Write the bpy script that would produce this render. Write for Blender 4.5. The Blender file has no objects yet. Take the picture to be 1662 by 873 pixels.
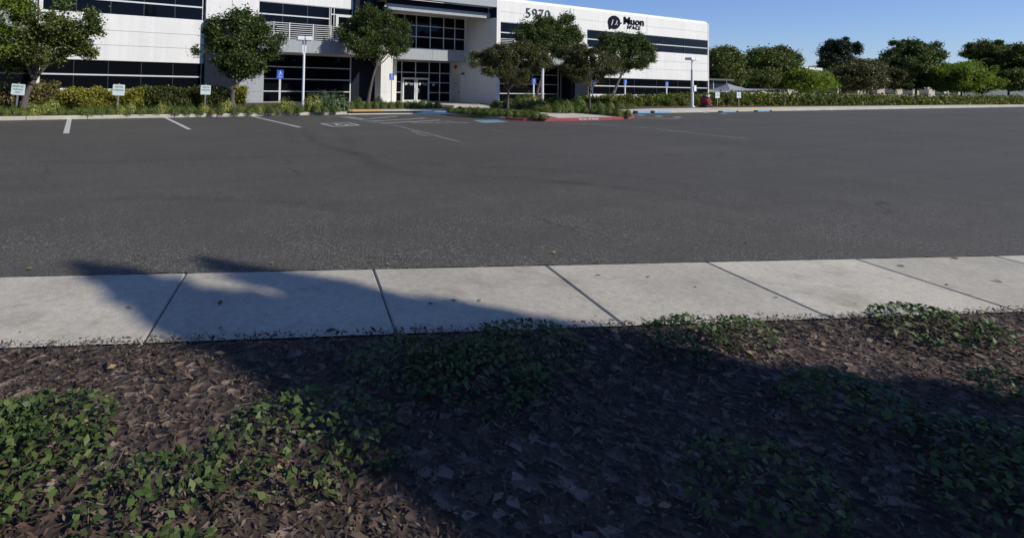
import bpy, math, random
import numpy as np
from mathutils import Matrix, Vector
random.seed(7); rng = np.random.default_rng(7)
scene = bpy.context.scene
col = scene.collection

# ------------------------------------------------------------------ camera
H = 1.6
R = np.array([[0.88309541, -0.03351507, -0.4679949], [-0.4687784, -0.02107997, -0.88306424], [0.01973064, 0.99921588, -0.03432677]])
FPX, CX, CY, PW, PH = 879.714, 600.0, 104.0, 1662.0, 873.0
cam = bpy.data.cameras.new('camera'); camo = bpy.data.objects.new('camera', cam); col.objects.link(camo)
camo.matrix_world = Matrix.Translation((0, 0, H)) @ Matrix(R.tolist()).to_4x4()
cam.sensor_fit = 'HORIZONTAL'; cam.sensor_width = 36; cam.lens = FPX / PW * 36
cam.shift_x = (PW / 2 - CX) / PW; cam.shift_y = -(PH / 2 - CY) / PW
cam.clip_start = 0.05; cam.clip_end = 6000
scene.camera = camo
scene.render.resolution_x = 1024; scene.render.resolution_y = 537

# ------------------------------------------------------------------ light
AZ = math.radians(61); EL = math.radians(37)          # sun: to the right of the facade normal's side, in front of it
sdir = Vector((math.cos(AZ) * math.cos(EL), -math.sin(AZ) * math.cos(EL), math.sin(EL)))
world = bpy.data.worlds.new('World'); scene.world = world; world.use_nodes = True
wn = world.node_tree.nodes; wl = world.node_tree.links
sky = wn.new('ShaderNodeTexSky'); sky.sky_type = 'NISHITA'; sky.sun_disc = False
sky.sun_elevation = EL; sky.sun_rotation = math.atan2(sdir.x, sdir.y)
sky.air_density = 1.0; sky.dust_density = 0.1; sky.ozone_density = 3.0
hs = wn.new('ShaderNodeHueSaturation'); hs.inputs['Saturation'].default_value = 1.0; hs.inputs['Value'].default_value = 1.0
tint = wn.new('ShaderNodeMixRGB'); tint.blend_type = 'MULTIPLY'; tint.inputs[0].default_value = 1; tint.inputs[2].default_value = (.55, .63, .88, 1)
wl.new(sky.outputs[0], hs.inputs['Color']); wl.new(hs.outputs[0], tint.inputs[1]); wl.new(tint.outputs[0], wn['Background'].inputs[0]); wn['Background'].inputs[1].default_value = 0.145
sun = bpy.data.lights.new('sun', 'SUN'); sun.energy = 4.6; sun.angle = math.radians(0.53); sun.color = (1, 0.945, 0.83)
suno = bpy.data.objects.new('sun', sun); col.objects.link(suno)
suno.rotation_euler = (-sdir).to_track_quat('-Z', 'Y').to_euler()
vs = scene.view_settings; vs.view_transform = 'Standard'; vs.look = 'None'; vs.gamma = 1; vs.exposure = 0.0; vs.use_curve_mapping = False
scene.cycles.max_bounces = 6; scene.cycles.diffuse_bounces = 3; scene.cycles.glossy_bounces = 3
scene.cycles.transparent_max_bounces = 8; scene.cycles.transmission_bounces = 3
scene.cycles.use_denoising = True

# ------------------------------------------------------------------ helpers
def ray(px, py):
    d = R @ np.array([px - CX, -(py - CY), -FPX]); return d
def gp(px, py, z=0.0):                                  # pixel -> point on a level surface
    d = ray(px, py); t = (z - H) / d[2]; return (float(d[0] * t), float(d[1] * t), z)
def at(px, py, Y):                                      # pixel -> point at depth Y
    d = ray(px, py); t = Y / d[1]; return (float(d[0] * t), float(Y), float(H + d[2] * t))

def tag(o, label=None, cat=None, group=None, kind=None):
    if label: o['label'] = label
    if cat: o['category'] = cat
    if group: o['group'] = group
    if kind: o['kind'] = kind
    return o
def empty(name, loc=(0, 0, 0), label=None, cat=None, group=None, rz=0):
    o = bpy.data.objects.new(name, None); col.objects.link(o); o.location = loc; o.rotation_euler = (0, 0, rz)
    return tag(o, label, cat, group)
def children(o): return [c for c in bpy.data.objects if c.parent == o]
def copy_tree(o, parent=None):
    c = o.copy(); col.objects.link(c)
    if parent: c.parent = parent
    for ch in children(o): copy_tree(ch, c)
    return c

class MB:
    def __init__(s): s.v = []; s.f = []; s.uv = {}
    def poly(s, pts, uvs=None):
        n = len(s.v); s.v += [tuple(p) for p in pts]; s.f.append(tuple(range(n, n + len(pts))))
        if uvs: s.uv[len(s.f) - 1] = uvs
        return s
    def box(s, x0, x1, y0, y1, z0, z1):
        n = len(s.v)
        s.v += [(x0, y0, z0), (x1, y0, z0), (x1, y1, z0), (x0, y1, z0), (x0, y0, z1), (x1, y0, z1), (x1, y1, z1), (x0, y1, z1)]
        for q in ((0, 3, 2, 1), (4, 5, 6, 7), (0, 1, 5, 4), (1, 2, 6, 5), (2, 3, 7, 6), (3, 0, 4, 7)): s.f.append(tuple(n + i for i in q))
        return s
    def tube(s, p, r, n=8, cap=True):
        p = [Vector(q) for q in p]; base = len(s.v)
        for i, q in enumerate(p):
            d = (p[min(i + 1, len(p) - 1)] - p[max(i - 1, 0)]).normalized()
            a = Vector((0, 0, 1)) if abs(d.z) < .9 else Vector((1, 0, 0))
            u = d.cross(a).normalized(); w = d.cross(u)
            for k in range(n):
                t = 2 * math.pi * k / n; s.v.append(tuple(q + (u * math.cos(t) + w * math.sin(t)) * r[i]))
        for i in range(len(p) - 1):
            for k in range(n):
                a = base + i * n + k; b = base + i * n + (k + 1) % n; s.f.append((a, b, b + n, a + n))
        if cap:
            s.f.append(tuple(base + k for k in range(n))); s.f.append(tuple(base + (len(p) - 1) * n + k for k in range(n))[::-1])
        return s
    def prism(s, pts, y0, y1):                          # outline in x,z extruded along y
        n = len(s.v); m = len(pts)
        s.v += [(x, y0, z) for x, z in pts] + [(x, y1, z) for x, z in pts]
        s.f.append(tuple(range(n, n + m))); s.f.append(tuple(range(n + 2 * m - 1, n + m - 1, -1)))
        for k in range(m): a = n + k; b = n + (k + 1) % m; s.f.append((a, a + m, b + m, b))
        return s
    def slab(s, pts, z0, z1):                           # outline in x,y extruded along z
        n = len(s.v); m = len(pts)
        s.v += [(p[0], p[1], z0) for p in pts] + [(p[0], p[1], z1) for p in pts]
        s.f.append(tuple(range(n + m - 1, n - 1, -1))); s.f.append(tuple(range(n + m, n + 2 * m)))
        for k in range(m): a = n + k; b = n + (k + 1) % m; s.f.append((a, b, b + m, a + m))
        return s
    def build(s, name, mat, parent=None, smooth=False, bevel=0, fix=True):
        me = bpy.data.meshes.new(name); me.from_pydata(s.v, [], s.f)
        if s.uv:
            lay = me.uv_layers.new(name='uv')
            for i, p in enumerate(me.polygons):
                if i in s.uv:
                    for k, li in enumerate(p.loop_indices): lay.data[li].uv = s.uv[i][k]
        if fix:
            import bmesh
            b = bmesh.new(); b.from_mesh(me); bmesh.ops.recalc_face_normals(b, faces=b.faces); b.to_mesh(me); b.free()
        me.materials.append(mat)
        if smooth: me.polygons.foreach_set('use_smooth', [True] * len(me.polygons))
        o = bpy.data.objects.new(name, me); col.objects.link(o)
        if parent: o.parent = parent
        if bevel:
            md = o.modifiers.new('bevel', 'BEVEL'); md.width = bevel; md.segments = 2; md.limit_method = 'ANGLE'
        return o

# ------------------------------------------------------------------ materials
def newmat(name):
    m = bpy.data.materials.new(name); m.use_nodes = True; nt = m.node_tree
    return m, nt, nt.nodes, nt.links, nt.nodes['Principled BSDF']
def mnoise(nt, pos, scale, detail=4, rough=.55):
    n = nt.nodes.new('ShaderNodeTexNoise'); n.inputs['Scale'].default_value = scale; n.inputs['Detail'].default_value = detail
    n.inputs['Roughness'].default_value = rough; nt.links.new(pos, n.inputs['Vector']); return n.outputs[0]
def ramp(nt, fac, stops):
    r = nt.nodes.new('ShaderNodeValToRGB'); nt.links.new(fac, r.inputs[0]); e = r.color_ramp.elements
    while len(e) < len(stops): e.new(0.5)
    for i, (p, c) in enumerate(stops):
        e[i].position = p; e[i].color = (c, c, c, 1) if isinstance(c, (int, float)) else (*c, 1)
    return r.outputs[0]
def mix(nt, fac, a, b, mode='MIX'):
    n = nt.nodes.new('ShaderNodeMixRGB'); n.blend_type = mode
    for i, x in enumerate((fac, a, b)):
        if isinstance(x, (int, float)): n.inputs[i].default_value = x if i == 0 else (x, x, x, 1)
        elif isinstance(x, tuple): n.inputs[i].default_value = (*x, 1)
        else: nt.links.new(x, n.inputs[i])
    return n.outputs[0]
def simple(name, c, rough=.6, metal=0, spec=.5, var=.12, vs_=3.0, bump=0, bscale=40, stain=0, weather=0):
    m, nt, N, L, P = newmat(name)
    pos = N.new('ShaderNodeNewGeometry').outputs['Position']
    n = mnoise(nt, pos, vs_)
    c0 = tuple(x * (1 - var) for x in c); c1 = tuple(min(1, x * (1 + var)) for x in c)
    out = ramp(nt, n, [(.3, c0), (.7, c1)])
    if stain:                                            # faint vertical weather streaks
        mp = N.new('ShaderNodeMapping'); mp.inputs['Scale'].default_value = (3.2, 3.2, .18); L.new(pos, mp.inputs[0])
        s = mnoise(nt, mp.outputs[0], 1.3, 5, .6)
        out = mix(nt, stain, out, ramp(nt, s, [(.35, .62), (.62, 1.0)]), 'MULTIPLY')
    L.new(out, P.inputs['Base Color']); P.inputs['Roughness'].default_value = rough; P.inputs['Metallic'].default_value = metal
    P.inputs['Specular IOR Level'].default_value = spec
    if bump:
        b = N.new('ShaderNodeBump'); b.inputs['Strength'].default_value = bump; b.inputs['Distance'].default_value = .01
        L.new(mnoise(nt, pos, bscale, 3), b.inputs['Height']); L.new(b.outputs[0], P.inputs['Normal'])
    return m

M = {}
M['white'] = simple('white_wall_paint', (.73, .72, .69), .8, var=.025, vs_=1.2, bump=.25, bscale=60, stain=.22)
M['grey'] = simple('grey_wall_paint', (.34, .36, .375), .8, var=.03, vs_=1.2, bump=.25, bscale=60, stain=.25)
M['navy'] = simple('navy_wall_paint', (.013, .017, .028), .85, spec=.15, var=.06, vs_=1.0, bump=.2, bscale=50)
M['frame'] = simple('white_window_frame', (.62, .63, .62), .4, var=.03)
M['mullion'] = simple('grey_mullion', (.045, .048, .052), .4, var=.04)
M['alu'] = simple('aluminium_frame', (.60, .61, .62), .45, metal=.0, var=.04)
M['polewhite'] = simple('white_pole_paint', (.74, .75, .76), .45, var=.04, vs_=6)
M['galv'] = simple('galvanised_steel', (.35, .36, .37), .5, metal=.6, var=.1, vs_=20)
M['signwhite'] = simple('white_sign_sheet', (.66, .74, .72), .5, var=.03)
M['signgreen'] = simple('green_sign_print', (.03, .17, .13), .6, var=.03)
M['signblue'] = simple('blue_sign_sheet', (.015, .11, .62), .45, var=.04)
M['signprint'] = simple('white_sign_print', (.7, .78, .85), .5, var=.02)
M['inky'] = simple('dark_letter_metal', (.006, .008, .016), .8, spec=.1, var=.03)
M['numeral'] = simple('grey_numeral_metal', (.07, .075, .085), .45, var=.03)
M['decal'] = simple('grey_window_decal', (.42, .44, .46), .6, var=.05)
M['red'] = simple('red_cover_cloth', (.13, .009, .015), .75, var=.4, vs_=5, bump=.6, bscale=9)
M['redbell'] = simple('red_bell_paint', (.35, .05, .04), .5)
M['black'] = simple('black_metal', (.012, .012, .014), .5)
M['door'] = simple('beige_door_paint', (.55, .54, .50), .6, var=.02)
M['roofing'] = simple('grey_roofing', (.09, .09, .095), .9)
M['canvas'] = simple('grey_canopy_canvas', (.22, .23, .26), .8, var=.1, vs_=2)
M['bark'] = simple('tree_bark', (.10, .084, .072), .95, var=.35, vs_=14, bump=1.0, bscale=25)
M['hillmat'] = simple('dry_hill', (.10, .12, .10), .95, var=.35, vs_=.02)
M['tan'] = simple('tan_wall_paint', (.42, .39, .34), .85, var=.04)

def concrete(name, c, slabs=False):
    m, nt, N, L, P = newmat(name); pos = N.new('ShaderNodeNewGeometry').outputs['Position']
    a = ramp(nt, mnoise(nt, pos, .9, 6, .65), [(.3, .80), (.7, 1.12)])
    fine = ramp(nt, mnoise(nt, pos, 150, 2, .7), [(.28, .66), (.5, 1.0), (.74, 1.3)])
    mid = ramp(nt, mnoise(nt, pos, 17, 5, .7), [(.35, .86), (.65, 1.08)])
    o = mix(nt, 1, mix(nt, 1, mix(nt, 1, c, a, 'MULTIPLY'), fine, 'MULTIPLY'), mid, 'MULTIPLY')
    if slabs:
        dt = N.new('ShaderNodeVectorMath'); dt.operation = 'DOT_PRODUCT'; L.new(pos, dt.inputs[0]); dt.inputs[1].default_value = (.9328, -.3603, 0)
        fl_ = N.new('ShaderNodeMath'); fl_.operation = 'MULTIPLY_ADD'; L.new(dt.outputs['Value'], fl_.inputs[0]); fl_.inputs[1].default_value = 1 / 1.55; fl_.inputs[2].default_value = -(3.66 + 1.74 * .9328 - 4.34 * .3603) / 1.55
        ff = N.new('ShaderNodeMath'); ff.operation = 'FLOOR'; L.new(fl_.outputs[0], ff.inputs[0])
        wn_ = N.new('ShaderNodeTexWhiteNoise'); wn_.noise_dimensions = '1D'; L.new(ff.outputs[0], wn_.inputs['W'])
        o = mix(nt, 1, o, ramp(nt, wn_.outputs['Value'], [(0, .80), (1, 1.1)]), 'MULTIPLY')
        o = mix(nt, ramp(nt, mnoise(nt, pos, 1.6, 5, .65), [(.56, 0.0), (.70, .5)]), o, (.20, .17, .13))
    spots = ramp(nt, mnoise(nt, pos, 5.5, 3, .5), [(.70, 0.0), (.78, .45)])
    o = mix(nt, spots, o, tuple(x * .55 for x in c))
    L.new(o, P.inputs['Base Color']); P.inputs['Roughness'].default_value = .9
    b = N.new('ShaderNodeBump'); b.inputs['Strength'].default_value = .55; b.inputs['Distance'].default_value = .006
    L.new(mnoise(nt, pos, 110, 4, .7), b.inputs['Height']); L.new(b.outputs[0], P.inputs['Normal']); return m
M['concrete'] = concrete('sidewalk_concrete', (.53, .49, .395)); M['slab'] = concrete('slab_concrete', (.50, .46, .375), True)
M['kerbc'] = concrete('kerb_concrete', (.46, .43, .36))
M['kerbred'] = simple('red_kerb_paint', (.26, .045, .055), .7, var=.25, vs_=6)
M['kerbblue'] = simple('blue_kerb_paint', (.16, .36, .55), .7, var=.2, vs_=6)
M['rampblueshade'] = simple('shaded_blue_ramp_paint', (.03, .08, .17), .7, var=.4, vs_=3)  # blue paint, darkened to stand for the shade lying on the ramp
M['domes'] = simple('yellow_tactile_pad', (.62, .33, .07), .7, var=.15, vs_=8)
M['domespale'] = simple('pale_yellow_tactile_pad', (.60, .46, .20), .7, var=.15, vs_=8)

def asphalt():
    m, nt, N, L, P = newmat('asphalt'); pos = N.new('ShaderNodeNewGeometry').outputs['Position']
    big = ramp(nt, mnoise(nt, pos, .16, 5, .6), [(.32, .88), (.68, 1.1)])
    mp = N.new('ShaderNodeMapping'); mp.inputs['Rotation'].default_value = (0, 0, math.radians(-8)); mp.inputs['Scale'].default_value = (.12, 1.5, 1); L.new(pos, mp.inputs[0])
    streak = ramp(nt, mnoise(nt, mp.outputs[0], 1.0, 4, .55), [(.35, .93), (.65, 1.06)])
    mid = ramp(nt, mnoise(nt, pos, 9, 5, .7), [(.3, .86), (.7, 1.12)])
    v = N.new('ShaderNodeTexVoronoi'); v.inputs['Scale'].default_value = 95; L.new(pos, v.inputs['Vector'])
    sep = N.new('ShaderNodeSeparateColor'); L.new(v.outputs['Color'], sep.inputs[0])
    stone = ramp(nt, sep.outputs[0], [(0, .48), (.45, .85), (.80, 1.18), (.93, 1.4), (1.0, 2.3)])
    clus = ramp(nt, mnoise(nt, pos, .55, 4, .6), [(.42, .35), (.66, 1.0)])
    st = mix(nt, clus, 1.0, stone)
    base = (.071, .0655, .0535)
    o = mix(nt, 1, mix(nt, 1, mix(nt, 1, mix(nt, 1, base, big, 'MULTIPLY'), streak, 'MULTIPLY'), mid, 'MULTIPLY'), st, 'MULTIPLY')
    # patches where the binder has worn away and pale aggregate shows, most along the near edge
    s2 = ramp(nt, sep.outputs[1], [(.86, 0.0), (.90, 1.0)])
    dn = mnoise(nt, pos, 1.1, 4, .65)
    sx = N.new('ShaderNodeSeparateXYZ'); L.new(pos, sx.inputs[0])
    q = N.new('ShaderNodeMath'); q.operation = 'MULTIPLY_ADD'; L.new(sx.outputs[0], q.inputs[0]); q.inputs[1].default_value = .386; L.new(sx.outputs[1], q.inputs[2])
    edge = N.new('ShaderNodeMapRange'); L.new(q.outputs[0], edge.inputs[0]); edge.inputs[1].default_value = 5.0; edge.inputs[2].default_value = 9.5
    edge.inputs[3].default_value = .25; edge.inputs[4].default_value = 0.0
    ad = N.new('ShaderNodeMath'); ad.operation = 'ADD'; L.new(dn, ad.inputs[0]); L.new(edge.outputs[0], ad.inputs[1])
    pm = ramp(nt, ad.outputs[0], [(.50, 0.0), (.80, .85)])
    mm = N.new('ShaderNodeMath'); mm.operation = 'MULTIPLY'; L.new(s2, mm.inputs[0]); L.new(pm, mm.inputs[1])
    o = mix(nt, mm.outputs[0], o, (.22, .205, .18))
    wv = N.new('ShaderNodeVectorMath'); wv.operation = 'ADD'; nn_ = N.new('ShaderNodeTexNoise'); nn_.inputs['Scale'].default_value = 1.1; nn_.inputs['Detail'].default_value = 5; L.new(pos, nn_.inputs['Vector'])
    L.new(pos, wv.inputs[0]); L.new(nn_.outputs['Color'], wv.inputs[1])
    cv = N.new('ShaderNodeTexVoronoi'); cv.feature = 'DISTANCE_TO_EDGE'; cv.inputs['Scale'].default_value = .19; L.new(wv.outputs[0], cv.inputs['Vector'])
    cr = ramp(nt, cv.outputs['Distance'], [(0.0, .8), (.0035, .35), (.006, 0.0)])
    cm = ramp(nt, mnoise(nt, pos, .35, 2), [(.50, 0.0), (.60, 1.0)])
    k1 = N.new('ShaderNodeMath'); k1.operation = 'MULTIPLY'; L.new(cr, k1.inputs[0]); L.new(cm, k1.inputs[1])
    o = mix(nt, k1.outputs[0], o, (.03, .028, .025))
    oil = ramp(nt, mnoise(nt, pos, 1.7, 3, .45), [(.70, 0.0), (.80, .45)])
    o = mix(nt, oil, o, (.03, .028, .026))
    L.new(o, P.inputs['Base Color']); P.inputs['Roughness'].default_value = .82; P.inputs['Specular IOR Level'].default_value = .35
    b = N.new('ShaderNodeBump'); b.inputs['Strength'].default_value = .7; b.inputs['Distance'].default_value = .006
    L.new(v.outputs['Distance'], b.inputs['Height']); L.new(b.outputs[0], P.inputs['Normal']); return m
M['asphalt'] = asphalt()

def faded(name, c, lo, hi, scale, strength, edge=True, rough=.75):
    """a worn film on the asphalt: noise decides where it is gone, the strip's uv fades its sides"""
    m, nt, N, L, P = newmat(name); pos = N.new('ShaderNodeNewGeometry').outputs['Position']
    a = ramp(nt, mnoise(nt, pos, scale, 6, .7), [(lo, 0.0), (hi, 1.0)])
    mu = N.new('ShaderNodeMath'); mu.operation = 'MULTIPLY'; L.new(a, mu.inputs[0]); mu.inputs[1].default_value = strength; alpha = mu.outputs[0]
    if edge:
        uv = N.new('ShaderNodeUVMap'); sx = N.new('ShaderNodeSeparateXYZ'); L.new(uv.outputs[0], sx.inputs[0])
        e = ramp(nt, sx.outputs[1], [(0, 0.0), (.35, 1.0), (.65, 1.0), (1, 0.0)])
        e2 = ramp(nt, sx.outputs[0], [(0, 0.0), (.12, 1.0), (.85, 1.0), (1, 0.0)])
        for q in (e, e2):
            k = N.new('ShaderNodeMath'); k.operation = 'MULTIPLY'; L.new(alpha, k.inputs[0]); L.new(q, k.inputs[1]); alpha = k.outputs[0]
    L.new(alpha, P.inputs['Alpha']); P.inputs['Base Color'].default_value = (*c, 1); P.inputs['Roughness'].default_value = rough
    return m
M['paint'] = faded('worn_white_road_paint', (.55, .54, .50), .30, .50, 14, .95, edge=False)
M['paintfaint'] = faded('faded_white_road_paint', (.42, .42, .40), .34, .62, 7, .75, edge=False)
M['paintblue'] = faded('faded_blue_road_paint', (.18, .42, .60), .30, .60, 6, .85, edge=False)
M['paintghost'] = faded('ghost_road_paint', (.30, .38, .38), .40, .70, 4, .5, edge=False)
M['tyre'] = faded('tyre_rubber_smear', (.03, .03, .03), .3, .8, 1.6, .15)
M['tar'] = faded('pale_scuffed_asphalt', (.19, .18, .165), .22, .55, 5, .75)

def glassmat():
    m, nt, N, L, P = newmat('dark_window_glass'); pos = N.new('ShaderNodeNewGeometry').outputs['Position']
    P.inputs['Base Color'].default_value = (.004, .005, .007, 1); P.inputs['Roughness'].default_value = .02
    P.inputs['IOR'].default_value = 1.45; P.inputs['Specular IOR Level'].default_value = .15; P.inputs['Specular Tint'].default_value = (.5, .7, 1, 1)
    b = N.new('ShaderNodeBump'); b.inputs['Strength'].default_value = .06; b.inputs['Distance'].default_value = .02
    L.new(mnoise(nt, pos, .5, 2), b.inputs['Height']); L.new(b.outputs[0], P.inputs['Normal']); return m
M['glass'] = glassmat()

def foliage(name, cols, trans=.22, rough=.55):
    m, nt, N, L, P = newmat(name)
    g = N.new('ShaderNodeNewGeometry')
    n = mnoise(nt, g.outputs['Position'], 1.3, 3)
    ad = N.new('ShaderNodeMath'); ad.operation = 'MULTIPLY_ADD'; L.new(n, ad.inputs[0]); ad.inputs[1].default_value = .9; L.new(g.outputs['Random Per Island'], ad.inputs[2])
    mu = N.new('ShaderNodeMath'); mu.operation = 'MULTIPLY'; L.new(ad.outputs[0], mu.inputs[0]); mu.inputs[1].default_value = .55
    k = len(cols) - 1
    out = ramp(nt, mu.outputs[0], [(.08 + .84 * i / k, c) for i, c in enumerate(cols)])
    L.new(out, P.inputs['Base Color']); P.inputs['Roughness'].default_value = rough; P.inputs['Specular IOR Level'].default_value = .35
    t = N.new('ShaderNodeBsdfTranslucent'); L.new(mix(nt, 1, out, (1.1, 1.25, .55), 'MULTIPLY'), t.inputs[0])
    mx = N.new('ShaderNodeMixShader'); mx.inputs[0].default_value = trans; L.new(P.outputs[0], mx.inputs[1]); L.new(t.outputs[0], mx.inputs[2])
    L.new(mx.outputs[0], N['Material Output'].inputs[0]); return m
M['pear'] = foliage('pear_tree_leaves', [(.020, .038, .011), (.046, .076, .018), (.085, .12, .028), (.15, .175, .042), (.20, .11, .04)])
M['pear2'] = foliage('dark_tree_leaves', [(.018, .035, .011), (.042, .07, .018), (.082, .115, .028), (.165, .19, .052)])
M['myrtle'] = foliage('olive_tree_leaves', [(.024, .032, .014), (.048, .058, .021), (.082, .09, .031), (.13, .13, .045), (.15, .09, .042)])
M['limeleaf'] = foliage('yellow_green_leaves', [(.05, .085, .012), (.11, .16, .02), (.19, .25, .03), (.27, .31, .05)], .35)
M['conifer'] = foliage('conifer_needles', [(.010, .02, .010), (.02, .04, .015), (.035, .055, .022)], .1)
M['hedgegold'] = foliage('gold_hedge_leaves', [(.03, .05, .010), (.09, .115, .018), (.20, .215, .03), (.38, .34, .05), (.46, .30, .06)], .3)
M['hedgedark'] = foliage('dark_hedge_leaves', [(.02, .032, .01), (.045, .062, .016), (.08, .095, .022), (.12, .13, .03)])
M['hedgered'] = foliage('bronze_hedge_leaves', [(.04, .04, .016), (.10, .08, .03), (.18, .13, .05), (.22, .22, .08), (.42, .42, .26)])
M['hedgegreen'] = foliage('green_hedge_leaves', [(.03, .045, .010), (.075, .095, .016), (.15, .17, .028), (.27, .26, .05)], .25)
M['shrub'] = foliage('shrub_leaves', [(.024, .04, .009), (.060, .09, .016), (.115, .155, .026), (.22, .25, .05)], .18)
M['shrublight'] = foliage('pale_shrub_leaves', [(.045, .06, .012), (.12, .145, .025), (.25, .27, .05), (.44, .42, .15)], .18)
M['shrubgrey'] = foliage('grey_green_shrub_leaves', [(.03, .05, .022), (.06, .095, .04), (.10, .15, .06), (.16, .20, .09)], .18)
M['shrubred'] = foliage('orange_tinged_shrub_leaves', [(.06, .07, .02), (.14, .12, .03), (.26, .13, .04), (.30, .16, .06)], .3)
M['cover'] = foliage('ground_cover_leaves', [(.018, .035, .010), (.04, .07, .015), (.075, .11, .025), (.13, .15, .04)], .15)
def mulch():
    m, nt, N, L, P = newmat('bark_mulch'); pos = N.new('ShaderNodeNewGeometry').outputs['Position']
    v = N.new('ShaderNodeTexVoronoi'); v.inputs['Scale'].default_value = 22; L.new(pos, v.inputs['Vector'])
    sep = N.new('ShaderNodeSeparateColor'); L.new(v.outputs['Color'], sep.inputs[0])
    L.new(ramp(nt, sep.outputs[0], [(0, (.02, .014, .011)), (.5, (.055, .036, .028)), (.85, (.10, .065, .05)), (1, (.22, .16, .13))]), P.inputs['Base Color'])
    P.inputs['Roughness'].default_value = .95
    b = N.new('ShaderNodeBump'); b.inputs['Strength'].default_value = 1; b.inputs['Distance'].default_value = .03
    L.new(v.outputs['Distance'], b.inputs['Height']); L.new(b.outputs[0], P.inputs['Normal']); return m
M['mulch'] = mulch()
M['earth'] = simple('dry_earth', (.13, .115, .075), .95, var=.35, vs_=.3)

# ------------------------------------------------------------------ ground
def sheet(name, pts, z, mat, kind='structure'):
    return tag(MB().poly([(p[0], p[1], z) for p in pts]).build(name, mat, fix=False), kind=kind)
def ngon_fix(o):                                        # triangulate concave sheets cleanly
    import bmesh
    b = bmesh.new(); b.from_mesh(o.data); bmesh.ops.triangulate(b, faces=b.faces, ngon_method='EAR_CLIP'); bmesh.ops.recalc_face_normals(b, faces=b.faces)
    for f in b.faces:
        if f.normal.z < -.5: f.normal_flip()
    b.to_mesh(o.data); b.free(); return o
sheet('ground', [(-3000, -3000), (3500, -3000), (3500, 3500), (-3000, 3500)], -.03, M['earth'])

KERB = [(-70, 22.6), (-6, 23.0), (-2.5, 23.1), (1.5, 23.4), (6, 23.72), (9.6, 24.1), (11.6, 24.2), (16.8, 24.2), (17.25, 23.7), (17.25, 22.5), (17.1, 21.3), (17.1, 20.2),
        (17.3, 19.2), (17.75, 18.5), (18.5, 18.0), (19.6, 17.9), (21.1, 17.94), (23.5, 18.07), (25.1, 18.42), (26.1, 18.95), (26.6, 19.8), (26.9, 20.9), (27.4, 21.9), (28.4, 22.3),
        (30.6, 22.35), (34.1, 22.2), (38.5, 22.35), (42.7, 22.5), (52, 22.7), (140, 25)]
ZS = .13
asp = [(-80, 60), (-80, 33)]
E0 = np.array([1.74, 4.34]); ED = np.array([.9328, -.3603]); EN = np.array([-.3603, -.9328])
edge = []
t = -30.0
while t < 60:
    p = E0 + ED * t + EN * random.uniform(-.022, .022) * (1 if -4 < t < 12 else .3)
    edge.append((float(p[0]), float(p[1]))); t += .05 if -4 < t < 12 else .8
poly = edge + [(160, -16), (160, 70), (-90, 70)]
ngon_fix(sheet('parking_lot', poly, 0.0, M['asphalt']))
# near pavement of concrete slabs with tooled joints, and the road beyond it behind the camera
J0 = 3.66; JW = 1.55; WK = 1.22
for i in range(-14, 26):
    a0 = J0 + i * JW + .004; a1 = J0 + (i + 1) * JW - .004
    if i == -14: pav = MB()
    q = [E0 + ED * a0 + EN * .02, E0 + ED * a1 + EN * .02, E0 + ED * a1 + EN * WK, E0 + ED * a0 + EN * WK]
    n = len(pav.v); bw = .012
    top = [E0 + ED * (a0 + bw) + EN * (.02 + bw), E0 + ED * (a1 - bw) + EN * (.02 + bw), E0 + ED * (a1 - bw) + EN * WK, E0 + ED * (a0 + bw) + EN * WK]
    pav.v += [(p[0], p[1], -.006) for p in q] + [(p[0], p[1], .008) for p in top]
    pav.f += [(n + 4, n + 5, n + 6, n + 7), (n, n + 1, n + 5, n + 4), (n + 1, n + 2, n + 6, n + 5), (n + 3, n, n + 4, n + 7)]
tag(pav.build('pavement', M['slab']), kind='structure')
g = [E0 + ED * -25 + EN * -.05, E0 + ED * 45 + EN * -.05, E0 + ED * 45 + EN * (WK + .05), E0 + ED * -25 + EN * (WK + .05)]
M['gap'] = simple('joint_dirt', (.07, .06, .048), .95, var=.5, vs_=9)
sheet('joint_bed', g, -.008, M['gap'])
# bumpy mulch bed on the near side of the walk
nb1 = MB(); nx, ny = 120, 26; r0 = np.random.default_rng(5)
for jj in range(ny + 1):
    for ii in range(nx + 1):
        p = E0 + ED * (-9 + 20 * ii / nx) + EN * (WK + .004 + 5.0 * (jj / ny) ** 1.4)
        nb1.v.append((p[0], p[1], (-.002 if jj == 0 else .012 + .02 * math.sin(p[0] * 3.1) * math.cos(p[1] * 2.3) + float(r0.uniform(-.012, .014)))))
for jj in range(ny):
    for ii in range(nx): a = jj * (nx + 1) + ii; nb1.f.append((a, a + 1, a + nx + 2, a + nx + 1))
NEAR_BED = nb1
def offset_line(P, d):
    out = []
    for i, p in enumerate(P):
        a = np.array(P[max(i - 1, 0)]); b = np.array(P[min(i + 1, len(P) - 1)]); t = (b - a) / np.linalg.norm(b - a)
        out.append((p[0] - t[1] * d, p[1] + t[0] * d))
    return out
KI = offset_line(KERB, .16)
def kerb_piece(i0, i1, name, mat, zs=None, par=None):
    k = MB()
    for i in range(i0, i1):
        a, b, c, d = KERB[i], KERB[i + 1], KI[i + 1], KI[i]
        za = zb = ZS + .004
        if zs: za, zb = zs[i - i0], zs[i - i0 + 1]
        f = .025
        af = (a[0] + (d[0] - a[0]) * f * 6, a[1] + (d[1] - a[1]) * f * 6); bf = (b[0] + (c[0] - b[0]) * f * 6, b[1] + (c[1] - b[1]) * f * 6)
        k.poly([(*a, -.01), (*b, -.01), (*b, zb - .025), (*a, za - .025)])
        k.poly([(*a, za - .025), (*b, zb - .025), (*bf, zb), (*af, za)])
        k.poly([(*af, za), (*bf, zb), (*c, zb), (*d, za)])
    return tag(k.build(name, mat, fix=False), kind='structure')
kerb_piece(0, 6, 'kerb', M['kerbc'])
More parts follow.
